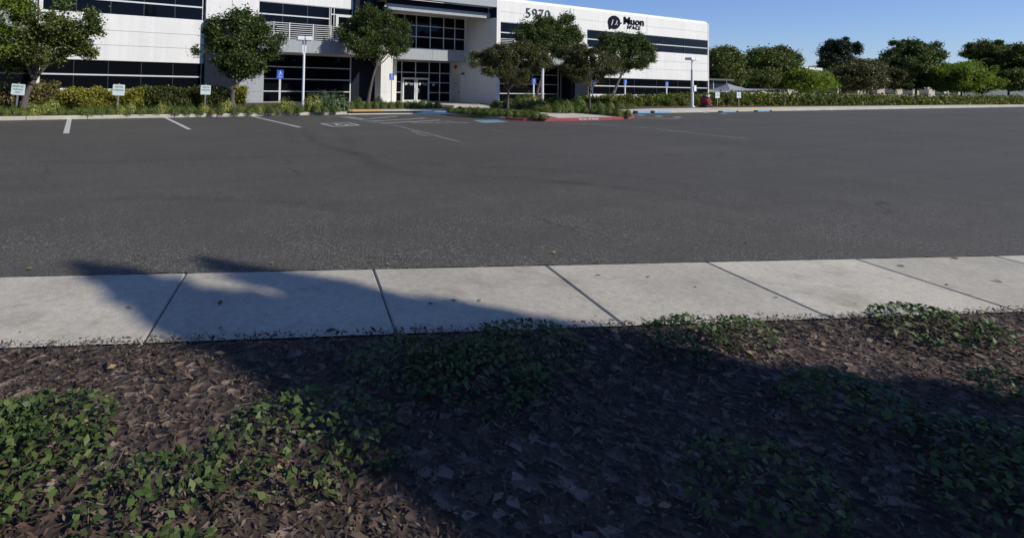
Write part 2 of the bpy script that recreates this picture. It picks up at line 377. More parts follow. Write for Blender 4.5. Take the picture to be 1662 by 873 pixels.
kerb_piece(6, 7, 'kerb_ramp_lip', M['kerbc'], [.045, .03])
kerb_piece(7, 12, 'kerb', M['kerbc'])
kerb_piece(12, 23, 'kerb_red', M['kerbred'])
kerb_piece(23, 24, 'kerb', M['kerbc'])
kerb_piece(24, 25, 'kerb_blue', M['kerbblue'])
kerb_piece(25, 29, 'kerb', M['kerbc'])
# kerb construction joints
jt = MB()
for px in (47, 141.5, 299.5, 442.5):
    p = gp(px, 192 - px * .012, 0); xx = p[0]
    for i in range(5):
        if KERB[i][0] <= xx < KERB[i + 1][0]:
            yy = KERB[i][1] + (KERB[i + 1][1] - KERB[i][1]) * (xx - KERB[i][0]) / (KERB[i + 1][0] - KERB[i][0])
            jt.box(xx - .012, xx + .012, yy - .003, yy + .17, 0, ZS + .006)
tag(jt.build('kerb_joint', M['gap']), kind='structure')
# raised pavement sheet behind the kerb; the ramp between two kerb points is lowered
inner = [(p[0], p[1]) for p in KI]
side = MB()
pts = inner + [(140, 60), (-70, 60)]
ngon_fix(sheet('sidewalk', pts, ZS, M['concrete']))
# yellow tactile pad and blue flare of the kerb ramp
pad = MB()
a = [(12.05, 24.42), (13.95, 24.42), (13.95, 25.25), (12.05, 25.25)]
pad.slab(a, ZS + .001, ZS + .012)
for i in range(13):
    for j in range(6):
        x = 12.13 + i * .145; y = 24.49 + j * .14; pad.box(x - .02, x + .02, y - .02, y + .02, ZS + .012, ZS + .018)
tag(pad.build('tactile_pad', M['domes']), 'deep yellow tactile pad with raised domes at the top of the entrance kerb ramp', 'tactile pad')
fl = MB()
P0, P1, P2, P3 = (15.5, 23.55, .006), (17.15, 22.6, .006), (17.2, 24.15, .11), (16.1, 24.25, .09)
fl.poly([P0, P1, P2, P3]); fl.poly([P0, P3, (15.2, 24.25, .006)]); fl.poly([P3, P2, (17.3, 24.6, ZS + .02), (16.2, 24.6, ZS + .02)])
tag(fl.build('ramp_flare', M['rampblueshade'], fix=False), kind='structure')
lip = MB().slab([(11.6, 24.0), (16.4, 24.0), (16.4, 24.3), (11.6, 24.3)], -.01, .012)
tag(lip.build('gutter', M['kerbc']), kind='structure')

# planting beds
def bed(pxs=None, pts=None):
    P = pts if pts else [gp(a, b, ZS)[:2] for a, b in pxs]
    return ngon_fix(sheet('planting_bed', P, ZS + .014, M['mulch']))
bed(pts=[(-69, 22.9), (-6, 23.25), (-2.5, 23.35), (1.5, 23.65), (6, 23.97), (9.6, 24.35), (11.2, 24.45), (11.35, 25.6), gp(566, 178, ZS)[:2], gp(735, 176.4, ZS)[:2], gp(737, 171.5, ZS)[:2], (21.2, 34.9), (-69, 34.9)])
bed(pts=[gp(a, b, ZS)[:2] for a, b in ((802, 175), (854, 179.6), (868, 181.5), (893, 184), (922, 184.5), (962, 181), (1000, 178.6), (1022, 177.6), (1060, 176.4), (1150, 175.2), (1200, 174.6))] + [(140, 29), (140, 34.9), (28.2, 34.9)])
ISL = [(17.55, 23.6), (17.55, 22.5), (17.4, 21.3), (17.4, 20.2), (17.6, 19.4), (18.0, 18.75), (18.7, 18.3), (19.6, 18.2), (20.1, 19.3), (21.2, 21.3), (20.6, 23.6), (19.6, 25.4), (18.4, 25.6)]
bed(pts=ISL)
bed(pts=[gp(a, b, ZS)[:2] for a, b in ((932, 182.5), (980, 186), (1020, 190), (1027, 187), (1022, 184), (985, 181), (950, 180))])

# painted marks (4 mm film over the asphalt)
ZM = .004
def strip(pts, w, name, mat, z=ZM, wz=None):
    P = [np.array(p[:2]) for p in pts]; m = MB(); n = len(P); L = [0]
    for i in range(1, n): L.append(L[-1] + np.linalg.norm(P[i] - P[i - 1]))
    S = []
    for i in range(n):
        t = P[min(i + 1, n - 1)] - P[max(i - 1, 0)]; t = t / np.linalg.norm(t); S.append(np.array([-t[1], t[0]]))
    for i in range(n - 1):
        a = P[i] - S[i] * w / 2; b = P[i + 1] - S[i + 1] * w / 2; c = P[i + 1] + S[i + 1] * w / 2; d = P[i] + S[i] * w / 2
        m.poly([(*a, z), (*b, z), (*c, z), (*d, z)], [(L[i] / L[-1], 0), (L[i + 1] / L[-1], 0), (L[i + 1] / L[-1], 1), (L[i] / L[-1], 1)])
    return tag(m.build(name, mat, fix=False), kind='structure')
def G(*p): return [gp(a, b)[:2] for a, b in p]
def smooth(P, k=6):
    P = [np.array(p) for p in P]; out = []
    for i in range(len(P) - 1):
        p0 = P[max(i - 1, 0)]; p1 = P[i]; p2 = P[i + 1]; p3 = P[min(i + 2, len(P) - 1)]
        for j in range(k):
            t = j / k; out.append(.5 * ((2 * p1) + (p2 - p0) * t + (2 * p0 - 5 * p1 + 4 * p2 - p3) * t * t + (3 * p1 - p0 - 3 * p2 + p3) * t ** 3))
    return out + [P[-1]]
for x0, y0, x1, y1, w in ((-.36, 23.3, -.34, 17.5, .15), (3.07, 23.5, 3.07, 17.9, .13), (6.72, 23.9, 6.73, 17.7, .12)):
    strip([(x0, y0), (x1, y1)], w, 'parking_line', M['paint'])
strip(G((600, 193.2), (645, 189.4)), .11, 'aisle_stripe', M['paint'])
strip(G((585, 191), (672, 186.3)), .11, 'aisle_stripe', M['paintfaint'])
strip(G((596, 197.2), (650, 194.6), (690, 192.4)), .12, 'aisle_stripe', M['paint'])
strip(G((619, 200.6), (665, 198), (716, 195.4)), .12, 'aisle_stripe', M['paint'])
strip(G((672, 190), (716, 195.5), (757, 200.4)), .12, 'aisle_border', M['paintfaint'])
strip(G((523, 187.6), (560, 190.8), (596, 196.4), (622, 200.8)), .45, 'aisle_border', M['paintghost'])
strip(G((560, 189.8), (592, 194.5)), .5, 'aisle_border', M['paintfaint'], z=ZM + .002)
strip(smooth(G((619, 200.5), (640, 204), (668, 211), (700, 219), (730, 227), (762, 235))), .34, 'scuffed_line', M['tar'], z=ZM + .004)
strip(smooth(G((668, 211), (676, 217), (690, 221), (703, 223))), .3, 'scuffed_line', M['tar'], z=ZM + .006)
for a in (G((757, 200.5), (690, 200.2)), G((800, 211), (830, 216))): strip(a, .09, 'ghost_line', M['paintghost'])
# right-hand parts of the lot
strip(G((905, 198.5), (960, 201.5), (1000, 205)), .6, 'scuffed_line', M['tar'])
strip(G((985, 203), (1060, 209), (1130, 217), (1215, 226)), .1, 'parking_line', M['paintfaint'])
strip(G((1032, 190.8), (1070, 192.5), (1102, 193.8)), .14, 'parking_line', M['paint'])
strip(G((1030, 187), (1100, 187.2), (1150, 188.5)), .1, 'parking_line', M['paintfaint'])
strip(G((1105, 192), (1190, 191)), .14, 'parking_line', M['paintghost'])
for x, y in ((1041.5, 187.5), (1071, 189.3), (1101, 190.8), (1122, 182.2), (1147, 183.4), (1175, 184.6)):
    c = gp(x, y); strip([(c[0] - .28, c[1]), (c[0] + .28, c[1] + .1)], .34, 'paint_mark', M['paint'])
for k in range(9):
    x = 62 + k * 6.5; strip([(x, 22.6), (x, 17.2)], .11, 'parking_line', M['paint'])
# accessible parking squares with the wheelchair symbol
def isa(P4, mat_bg, mat_line, name):
    A, B, C_, D = [np.array(p[:2]) for p in P4]
    def uvp(u, v): return A * (1 - u) * (1 - v) + B * u * (1 - v) + C_ * u * v + D * (1 - u) * v
    if mat_bg:
        m = MB().poly([(*uvp(0, 0), ZM), (*uvp(1, 0), ZM), (*uvp(1, 1), ZM), (*uvp(0, 1), ZM)]); tag(m.build(name, mat_bg, fix=False), kind='structure')
    z = ZM + .004
    for a, b in (((0, 0), (1, 0)), ((1, 0), (1, 1)), ((1, 1), (0, 1)), ((0, 1), (0, 0))): strip([uvp(*a), uvp(*b)], .1, name + '_border', mat_line, z)
    z += .003
    w = .09
    strip([uvp(.42, .78), uvp(.42, .5), uvp(.64, .5), uvp(.72, .22), uvp(.82, .22)], w, name + '_symbol', mat_line, z)
    strip([uvp(.42, .62), uvp(.62, .62)], w, name + '_symbol', mat_line, z + .001)
    strip([uvp(.46 + .2 * math.cos(t), .34 + .2 * math.sin(t)) for t in np.linspace(1.9, 6.1, 14)], w, name + '_symbol', mat_line, z + .002)
    strip([uvp(.40, .86), uvp(.44, .86)], .16, name + '_symbol', mat_line, z + .002)
isa(G((543, 206.2), (583, 203.8), (565, 200), (521, 201.2)), None, M['paint'], 'accessible_bay_mark')
isa(G((785, 200), (823, 198.6), (806, 195), (769, 195.8)), M['paintblue'], M['paintfaint'], 'blue_bay_mark')
# tyre marks
tm = [((490, 206), (496, 218), (505, 228), (530, 238), (566, 250), (600, 268), (650, 285)), ((640, 262), (760, 270), (880, 276), (1010, 286), (1130, 302)), ((120, 330), (260, 322), (400, 326), (540, 340), (660, 360)),
      ((462, 208), (472, 216), (474, 226), (482, 233), (510, 237), (548, 243), (572, 250), (590, 262)),
      ((505, 214), (508, 222), (520, 233), (552, 241), (583, 252), (610, 268), (640, 278)),
      ((530, 205), (552, 217), (566, 232), (580, 246), (606, 262), (650, 280), (720, 290), (800, 296), (900, 300)),
      ((0, 262), (150, 264), (300, 260), (430, 256), (560, 252)),
      ((430, 320), (480, 326), (560, 331), (640, 335)), ((850, 292), (960, 300), (1060, 312), (1150, 330), (1200, 346)),
      ((700, 285), (860, 292), (1000, 304), (1100, 318))]
for i, l in enumerate(tm): strip(smooth(G(*l)), .42 if i < 3 else .5, 'tyre_mark', M['tyre'], z=ZM + .001 * i + .002)

pad = MB(); c0 = gp(1153, 179.6, 0)[:2]
pad.slab([(c0[0], 22.75), (c0[0] + 9, 22.95), (c0[0] + 9, 24.3), (c0[0], 24.1)], ZS + .005, ZS + .016)
tag(pad.build('tactile_pad', M['domespale']), 'long pale yellow tactile strip along the kerb at the right end of the lot', 'tactile pad')
def wheel_stop(x, y, ln, label):
    o = empty('wheel_stop', (x, y, 0), label, 'wheel stop', 'blue wheel stops along the right-hand kerb')
    MB().prism([(-ln / 2, 0), (ln / 2, 0), (ln / 2 - .04, .11), (-ln / 2 + .04, .11)], -.08, .08).build('bar', M['kerbblue'], o, bevel=.01)
    for q in (-1, 1): MB().box(q * ln / 2 + min(0, q * .3), q * ln / 2 + max(0, q * .3), -.075, .075, 0, .10).build('end_cap', M['black'], o, bevel=.02)
wheel_stop(40.6, 22.1, 1.7, 'short blue wheel stop with dark ends in front of the pale yellow strip')
wheel_stop(45.4, 22.25, 1.7, 'blue wheel stop with dark ends furthest right along the kerb')
for x_ in (30.75, 32.4):
    bl = MB().slab([(x_ - .12, 22.18), (x_ + .12, 22.18), (x_ + .12, 22.4), (x_ - .12, 22.4)], 0, .15).build('kerb_block', M['black'], bevel=.02)
    tag(bl, 'small dark block on the blue kerb, ' + ('at its left end by the red kerb' if x_ < 31 else 'midway along it'), 'block', 'dark blocks on the blue kerb')

# lettering
def text_mesh(s, size, mat, name, parent=None, bold=0.0, depth=.004, width=1.0, align='CENTER', shear=0, space=1.0):
    c = bpy.data.curves.new('t', 'FONT'); c.body = s; c.size = size; c.offset = bold; c.extrude = depth; c.align_x = align; c.align_y = 'CENTER'; c.shear = shear; c.resolution_u = 3
    c.space_character = space
    o = bpy.data.objects.new('t', c); col.objects.link(o); bpy.context.view_layer.update()
    me = bpy.data.meshes.new_from_object(o.evaluated_get(bpy.context.evaluated_depsgraph_get())); bpy.data.objects.remove(o)
    me.transform(Matrix.Rotation(math.radians(90), 4, 'X') @ Matrix.Scale(width, 4, (1, 0, 0)))   # upright, facing -Y
    me.materials.clear(); me.materials.append(mat); me.name = name
    n = bpy.data.objects.new(name, me); col.objects.link(n)
    if parent: n.parent = parent
    return n
t = text_mesh('FIRE LANE - NO PARKING', .12, M['signprint'], 'kerb_lettering', depth=.001); t.location = (21.35, 17.925, .062); t['kind'] = 'structure'
t.rotation_euler = (0, 0, .02); t.scale = (1.0, 1, .9)
for s, px, py in (('NO', 693, 200.1), ('PARKING', 716, 199.6)):
    t = text_mesh(s, .62, M['paintfaint'], 'aisle_lettering', depth=.0005); p = gp(px, py); t.location = (p[0], p[1], ZM + .006)
    t.rotation_euler = (math.radians(-90), 0, math.radians(-12)); t['kind'] = 'structure'

# ------------------------------------------------------------------ the office building
B = empty('office_building', (0, 35, 0), 'long two-storey white office building with dark ribbon windows and a grey framed entrance', 'building')
def bp(mb, name, mat, par=None, **k):
    o = mb.build(name, mat, **k); o.parent = par or B
    if (par or B) == B: o.matrix_parent_inverse = Matrix.Translation((0, -35, 0))
    return o
GAP = .018
def wall_band(m, x0, x1, y, zs, xs=(), th=.12):
    """concrete panels: grooves between the z levels zs, vertical joints at xs"""
    X = [x0, *xs, x1]
    for a, b in zip(X[:-1], X[1:]):
        for c, d in zip(zs[:-1], zs[1:]):
            m.box(a + (GAP if a != x0 else 0), b - (GAP if b != x1 else 0), y, y + th, c + (GAP / 2 if c != zs[0] else 0), d - (GAP / 2 if d != zs[-1] else 0))
ZT = 9.0
def wall(mat, *a, nm='wall', **k): 
    m = MB(); wall_band(m, *a, **k); x0, x1, y, zs = a[:4]; m.box(x0 + .01, x1 - .01, y + .10, y + .17, zs[0] + .01, zs[-1] - .01); return bp(m, nm, M[mat])
def wbox(mat, *a, nm='wall'): return bp(MB().box(*a), nm, M[mat])
# left wing A and its repeat further left (outside most of the frame)
wall('white', -2.2, 6.74, 35, [0, .90]); wall('white', -2.2, 6.74, 35, [2.58, 3.48, 4.34, 5.27]); wall('white', -2.2, 6.74, 35, [6.93, 7.8, ZT])
wbox('white', -2.22, -2.08, 34.97, 35.2, .9, 2.58, nm='corner_post'); wbox('white', -2.22, -2.06, 34.97, 35.2, 5.27, 6.93, nm='corner_post')
# upper part of B
wall('white', 6.75, 10.12, 34.8, [5.2, ZT], (8.37,)); wall('white', 10.12, 17.02, 34.8, [6.82, 7.8, ZT])
# right part D and R
wall('white', 30.0, 60.4, 35, [6.92, 7.78, 8.72], (39.58, 50.03)); wall('white', 39.95, 41.38, 35, [5.2, 6.92]); wall('white', 41.38, 60.4, 35, [2.5, 3.52, 4.38, 5.28], (50.03,))
wall('white', 41.2, 60.4, 35, [0, .90]); wall('white', 41.2, 41.6, 35.01, [.9, 2.5, 5.27])
wbox('white', 60.4, 60.53, 34.97, 35.3, 0, 8.72, nm='corner_post'); wbox('white', 30.75, 30.87, 34.93, 35.2, 4.2, 6.92, nm='corner_post')
# sloped coping with a rounded right end
cp = MB(); xs = [30.0, 45, 60.0] + [60.53 - .28 + .28 * math.sin(t) for t in np.linspace(.1, 1.57, 7)]
zs = [ZT] * 3 + [ZT - .28 + .28 * math.cos(t) for t in np.linspace(.1, 1.57, 7)]
for i in range(len(xs) - 1):
    for k, (ya, da, yb, db) in enumerate(((35.0, -.28, 35.22, 0.0), (35.22, 0.0, 35.6, 0.0))):
        z = lambda j, d: max(8.72 + .001, zs[j] + d)
        cp.poly([(xs[i], ya, z(i, da)), (xs[i + 1], ya, z(i + 1, da)), (xs[i + 1], yb, z(i + 1, db)), (xs[i], yb, z(i, db))])
bp(cp, 'coping', M['white'])
# body behind the facades (roof, side and core)
for a in ((-2.3, 6.5, 35.25, 70, 0, 8.9), (-40, -2.31, 36.7, 70, 0, 8.9), (6.51, 17.0, 37.3, 70, 0, 8.9), (17.01, 30.6, 38.0, 70, 0, 8.9), (30.61, 42.09, 37.3, 70, 0, 4.19), (30.61, 39.95, 37.3, 70, 4.2, 8.9), (42.1, 60.5, 35.35, 70, 0, 8.71), (39.96, 42.09, 35.35, 70, 4.2, 8.71)): wbox('white', *a, nm='rear_wall')
wbox('white', -40, -2.3, 34.9, 35.24, 4.3, 8.9, nm='rear_wall')
wbox('white', 6.76, 17.0, 35.2, 37.29, 4.2, 8.9, nm='rear_wall'); wbox('white', 30.9, 39.9, 35.4, 37.29, 4.2, 8.9, nm='rear_wall')
FY = 34.56
wbox('navy', 6.72, 8.72, FY, 35.1, 0, 5.36, nm='navy_wall'); wbox('navy', 39.35, 41.05, FY, 35.1, 0, 5.0, nm='navy_wall')
wbox('grey', 8.72, 10.5, FY, 35.1, 0, .863, nm='grey_wall'); wbox('grey', 8.72, 10.5, FY, 35.1, .877, 3.52, nm='grey_wall'); wbox('grey', 10.25, 10.499, 35.1, 36.9, 0, 3.52, nm='grey_wall')
wbox('grey', 8.72, 10.9, FY, 34.79, 3.521, 5.45, nm='parapet'); wbox('grey', 10.9, 19.36, FY, 34.79, 3.521, 4.40, nm='balcony_fascia')
wbox('grey', 30.3, 38.0, FY, 34.79, 3.521, 4.40, nm='balcony_fascia'); wbox('grey', 38.0, 41.05, FY, 34.79, 5.001, 5.5, nm='parapet'); wbox('grey', 38.0, 39.34, FY, 34.79, 3.521, 5.0, nm='parapet')
wbox('grey', -12, -2.4, FY, 34.85, 3.45, 5.2, nm='balcony_fascia')
wbox('white', 10.0, 19.36, 34.79, 37.2, 3.5, 4.2, nm='balcony_deck'); wbox('white', -12, -2.4, 34.86, 36.3, 3.43, 3.9, nm='balcony_deck'); wbox('white', 30.0, 39.34, 34.79, 37.2, 3.5, 4.19, nm='balcony_deck')
wbox('navy', 17.02, 19.4, 34.45, 36.2, 4.41, ZT + .6, nm='navy_wall'); wbox('navy', 18.0, 21.0, 36.9, 37.6, 0, 3.5, nm='navy_wall'); wbox('navy', 39.84, 42.0, 36.9, 37.2, 0, 3.5, nm='navy_wall')
for a in ((19.62, 20.62, 35.2, 36.1, 0, .9), (19.62, 20.62, 35.2, 36.1, .91, 7.3), (20.4, 22.05, 37.0, 38.1, 0, 3.4)): wbox('white', *a, nm='entrance_pier')
# wing wall, portal and canopies
wbox('white', 27.9, 28.25, 32.0, 37.9, 0, .9, nm='wing_wall'); wbox('white', 27.9, 28.25, 32.0, 37.9, .91, ZT + .6, nm='wing_wall')
wbox('grey', 18.72, 27.895, 32.0, 32.5, 7.54, ZT + .6, nm='portal_fascia'); wbox('grey', 18.72, 27.86, 32.72, 33.0, 6.73, 7.14, nm='portal_beam')
wbox('grey', 20.7, 27.88, 35.68, 37.6, 3.44, 3.8, nm='canopy_slab'); wbox('grey', 20.7, 24.42, 35.55, 35.68, 3.44, 4.36, nm='canopy_panel'); wbox('grey', 24.44, 27.6, 35.55, 35.68, 3.44, 4.36, nm='canopy_panel')
wbox('navy', 18.9, 27.86, 33.0, 33.2, 7.1, 7.6, nm='navy_band'); wbox('navy', 27.885, 27.895, 32.005, 32.9, 6.75, 7.53, nm='navy_band')
sf = MB(); sf.poly([(18.72, 33.0, 6.76), (27.86, 33.0, 6.76), (27.88, 35.75, 6.97), (20.6, 35.75, 6.97)]); sf.poly([(18.72, 33.0, 7.5), (27.86, 33, 7.5), (27.88, 36, 7.5), (18.72, 36, 7.5)])
M['soffit'] = simple('beige_soffit_paint', (.55, .52, .45), .85, var=.02)
bp(sf, 'soffit', M['soffit'], fix=False)

def window(x0, x1, y, z0, z1, vx, hz, fw=.05, fh=.05, hw=.07, frame='frame', vmat='mullion', rec=.06, pane_back=.08, border=True):
    root = empty('window'); root.parent = B; root.matrix_parent_inverse = Matrix.Translation((0, -35, 0))
    yg = y + rec
    MB().box(x0, x1, yg + .02, yg + .05, z0, z1).build('pane', M['glass'], root)
    f = MB()
    for z in hz: f.box(x0, x1, yg - .035, yg + .018, z - hw / 2, z + hw / 2)
    if border:
        f.box(x0, x1, yg - .03, yg + .018, z0, z0 + fh); f.box(x0, x1, yg - .03, yg + .018, z1 - fh, z1)
        f.box(x0, x0 + fw, yg - .028, yg + .019, z0 + fh, z1 - fh); f.box(x1 - fw, x1, yg - .028, yg + .019, z0 + fh, z1 - fh)
    if f.v: f.build('frame', M[frame], root)
    for x in vx: MB().box(x - fw / 2, x + fw / 2, yg - .02, yg + .017, z0 + fh, z1 - fh).build('mullion', M[vmat], root)
    return root
window(-2.08, 6.60, 35, 5.27, 6.93, (-.41, 1.36, 3.16, 4.93), (6.1,), .04, .03, .09)
window(-2.1, 6.62, 35, .90, 2.58, (-.43, 1.34, 3.12, 4.92), (1.73,), .03, .03, .08, rec=.1)
window(10.12, 15.22, 34.8, 4.21, 6.82, (11.78, 13.55), (6.0,), .04, .04, .08)
window(15.29, 17.0, 34.8, 4.21, 6.82, (15.55,), (6.33,), .05, .04, .08, vmat='frame')
window(10.5, 18.0, 36.9, 0.05, 3.5, (), (2.59, 1.73, .85), .09, .04, .06, frame='alu')
window(-12, -2.1, 36.3, 0.2, 3.43, (-8, -5), (1.72,), .05, .04, .05, frame='mullion')
window(-12, -2.25, 34.85, 5.27, 6.93, (-9, -6), (6.1,), .05, .04, .08, frame='mullion')
window(22.0, 27.85, 37.7, .05, 3.42, (22.98, 24.31, 25.66, 26.74), (2.49,), .07, .05, .06, frame='alu', vmat='alu')
window(20.66, 27.84, 35.75, 4.3, 6.97, (21.96, 23.06, 24.38, 25.68, 26.79), (6.13, 5.26), .07, .05, .06, frame='frame', vmat='frame')
window(30.87, 39.95, 35, 4.2, 6.92, (32.9, 35, 37.2), (6.03,), .04, .04, .08)
window(29.5, 39.82, 36.9, 0.05, 3.5, (), (2.6, 1.73, .86), .07, .04, .06, frame='alu')
window(41.4, 60.38, 35, 5.28, 6.92, (45.1, 48.8, 52.5, 56.2), (6.05,), .04, .03, .09)
window(41.6, 60.45, 35, .90, 2.5, (44.6, 48.25, 51.7, 55.2, 58.7), (1.71,), .04, .03, .09, rec=.1)
# side lights of the entrance, extra rails
for a, b in ((22.05, 22.93), (25.7, 26.7), (26.78, 27.8)):
    for z in (1.69, .85): wbox('alu', a, b, 37.72, 37.775, z - .03, z + .03, nm='window_rail')
# balcony door
d = empty('door'); d.parent = B; d.matrix_parent_inverse = Matrix.Translation((0, -35, 0))
fd = MB(); y0 = 34.74
fd.box(15.66, 15.86, y0, y0 + .06, 4.24, 6.36); fd.box(15.862, 16.99, y0, y0 + .06, 6.18, 6.36); fd.box(15.862, 16.99, y0, y0 + .06, 4.2, 4.36); fd.box(16.72, 16.88, y0, y0 + .058, 4.362, 6.178)
fd.build('frame', M['frame'], d); MB().box(15.862, 16.72, y0 + .03, y0 + .05, 4.362, 6.178).build('pane', M['glass'], d)

# railings: eight pipes and posts
def railing(x0, x1, posts, y=34.6):
    m = MB()
    for k in range(8):
        z = 4.49 + k * .139; m.box(x0, x1, y, y + .035, z - .019, z + .019)
    for x in posts: m.box(x - .035, x + .035, y - .036, y - .001, 4.401, 5.5)
    bp(m, 'railing', M['frame'])
railing(10.9, 17.01, (11.1, 12.19, 13.89, 15.21, 16.3))
railing(30.3, 38.0, (30.5, 32.1, 33.7, 35.3, 36.9))
# entrance double doors
def emblem(par, r, mat, y, hole=None):
    m = MB(); n = 40
    pts = [(r * math.cos(2 * math.pi * i / n), r * math.sin(2 * math.pi * i / n) * 1.04) for i in range(n)]
    m.prism(pts, y - .03, y)
    m.prism([(-.93 * r, -.45 * r), (-.80 * r, -1.14 * r), (-.62 * r, -1.14 * r), (-.45 * r, -.85 * r)], y - .031, y)
    m.prism([(.9 * r, -.22 * r), (1.25 * r, -.04 * r), (1.25 * r, .1 * r), (.93 * r, .0 * r)], y - .029, y)
    o = m.build('emblem', mat, par)
    if hole:
        s = MB()
        for P in ([(-.22, .42), (-.36, -.05), (-.5, -.52)], [(.44, .32), (.34, -.02), (.2, -.28), (.02, -.4)], [(.33, -.1), (.42, -.32), (.5, -.42)]):
            s.tube([(a * r, y - .034, b * r) for a, b in P], [.045 * r, .065 * r, .045 * r, .03 * r][:len(P)], 6)
        s.build('emblem_stroke', hole, o)
    return o
for k, (a, b) in enumerate(((23.02, 24.28), (24.34, 25.62))):
    d = empty('door'); d.parent = B; d.matrix_parent_inverse = Matrix.Translation((0, -35, 0)); y = 37.64
    f = MB(); f.box(a, a + .13, y, y + .07, .05, 2.06); f.box(b - .13, b, y, y + .07, .05, 2.06); f.box(a + .13, b - .13, y, y + .07, 1.92, 2.06); f.box(a + .13, b - .13, y, y + .07, .05, .24)
    f.build('frame', M['alu'], d); MB().box(a + .13, b - .13, y + .03, y + .05, .24, 1.92).build('pane', M['glass'], d)
    hx = b - .10 if k == 0 else a + .13
    h = MB().tube([(hx, y, .82), (hx + .05, y - .06, .85), (hx + .06, y - .07, 1.0), (hx + .05, y - .06, 1.15), (hx, y, 1.18)], [.018] * 5, 6); h.build('handle', M['polewhite'], d)
    e = empty('decal'); e.parent = d; e.location = (a + .34, y + .03, 1.58)
    emblem(e, .125, M['decal'], 0)
    t = text_mesh('Muon', .24, M['decal'], 'decal_lettering', e, .004, .002); t.location = (.50, -.004, .03)
    t = text_mesh('SPACE', .10, M['decal'], 'decal_lettering', e, .003, .002, space=1.3); t.location = (.52, -.004, -.11)
MB().box(25.95, 26.2, 37.69, 37.71, 1.42, 1.60).build('notice', M['decal'], B).matrix_parent_inverse = Matrix.Translation((0, -35, 0))
# service door in the wing wall
d = empty('door'); d.parent = B; d.matrix_parent_inverse = Matrix.Translation((0, -35, 0)); d['label'] = 'plain beige service door in the white side wall'
MB().box(27.872, 27.893, 36.42, 37.5, .03, 2.2).build('leaf', M['door'], d)
MB().box(27.80, 27.898, 36.3, 37.65, 2.33, 2.37).build('lintel', M['alu'], d)
MB().box(27.80, 27.87, 36.5, 36.62, .9, .98).build('handle', M['black'], d)
MB().box(27.866, 27.871, 36.86, 37.06, 1.58, 1.66).build('plate', M['black'], d)
for z in (.35, 1.15, 2.0): MB().box(27.85, 27.87, 37.46, 37.5, z - .06, z + .06).build('hinge', M['galv'], d)
bell = MB(); bell.tube([(27.9, 37.06, 3.05), (27.84, 37.06, 3.05), (27.80, 37.06, 3.05)], [.17, .17, .09], 20)
tag(bell.build('alarm_bell', M['redbell']), 'round red alarm bell mounted high on the white wall beside the entrance', 'alarm bell')
wl_ = MB(); wl_.box(27.76, 27.9, 35.88, 36.16, 2.42, 2.52); wl_.box(27.80, 27.9, 35.92, 36.12, 2.52, 2.56)
tag(wl_.build('wall_light', M['black']), 'small black wall light on the white wall right of the alarm bell', 'wall light')
vf = MB(); vf.tube([(9.22, 34.56, .40), (9.22, 34.42, .40)], [.10, .08], 12)
tag(vf.build('wall_vent', M['black']), 'small black round vent low on the grey wall by the yellow bush', 'wall vent')

# building signs
S = empty('number_sign', (35.1, 34.97, 7.85), 'grey street number 5970 on the white upper wall above a tree', 'sign')
for i, ch in enumerate('5970'):
    t = text_mesh(ch, 1.22, M['numeral'], 'numeral', S, -.012, .03, 1.12); t.location = (-1.12 + i * .76, -.03, 0)
S = empty('company_sign', (46.8, 34.97, 7.9), 'dark round emblem and the words Muon SPACE on the white upper wall', 'sign')
e = empty('logo'); e.parent = S; e.location = (-1.72, 0, -.06); emblem(e, .62, M['inky'], 0, M['white']); e.scale = (1.42, 1, 1)
t = text_mesh('Muon', 1.02, M['inky'], 'lettering', S, .010, .03, 1.30, space=1.02); t.location = (1.16, -.03, .20)
t = text_mesh('SPACE', .46, M['inky'], 'lettering', S, .006, .03, 1.22, space=1.34); t.location = (1.16, -.03, -.40)

# ------------------------------------------------------------------ poles, lamps and signs
def lamp(x, y, h, rz, label, rw=.085, head=.55, hw=.26):
    L = empty('street_lamp', (x, y, ZS), label, 'lamp post', 'lamp posts in the planting along the lot', rz)
    m = MB(); m.tube([(0, 0, 0), (0, 0, h * .76)], [rw, rw * .9], 12); m.build('pole', M['polewhite'], L, bevel=0)
    m = MB(); m.box(-.17, .17, -.17, .17, 0, .05); m.box(-.12, .12, -.12, .12, .05, .12); m.build('base', M['polewhite'], L)
    a = MB(); a.box(-.06, .06, -.04, .04, h * .76, h * .78); a.box(-.10, -.03, -.03, .03, h * .78, h * .97); a.box(.03, .10, -.03, .03, h * .78, h * .97)
    a.build('bracket', M['polewhite'], L)
    for s in (-1, 1):
        q = MB(); q.box(min(s * .03, s * (.03 + head)), max(s * .03, s * (.03 + head)), -.26, .26, h - .20, h); q.build('lamp_head', M['polewhite'], L, bevel=.012)
    return L
lp = gp(491.3, 180.5, ZS)
lamp(lp[0], lp[1], 3.68, -.25, 'white two-headed lamp post rising from the shrubs left of the entrance', .065, .33)
lp = gp(880, 174.5, ZS)
lamp(lp[0], lp[1], 3.7, -.3, 'white two-headed lamp post half hidden by the trees right of the entrance', .10, .4)
lp = gp(1123.5, 174.5, ZS); LR = lamp(lp[0], lp[1], 3.95, .12, 'white two-headed lamp post with a small sign at the right end of the building', .11, .62)

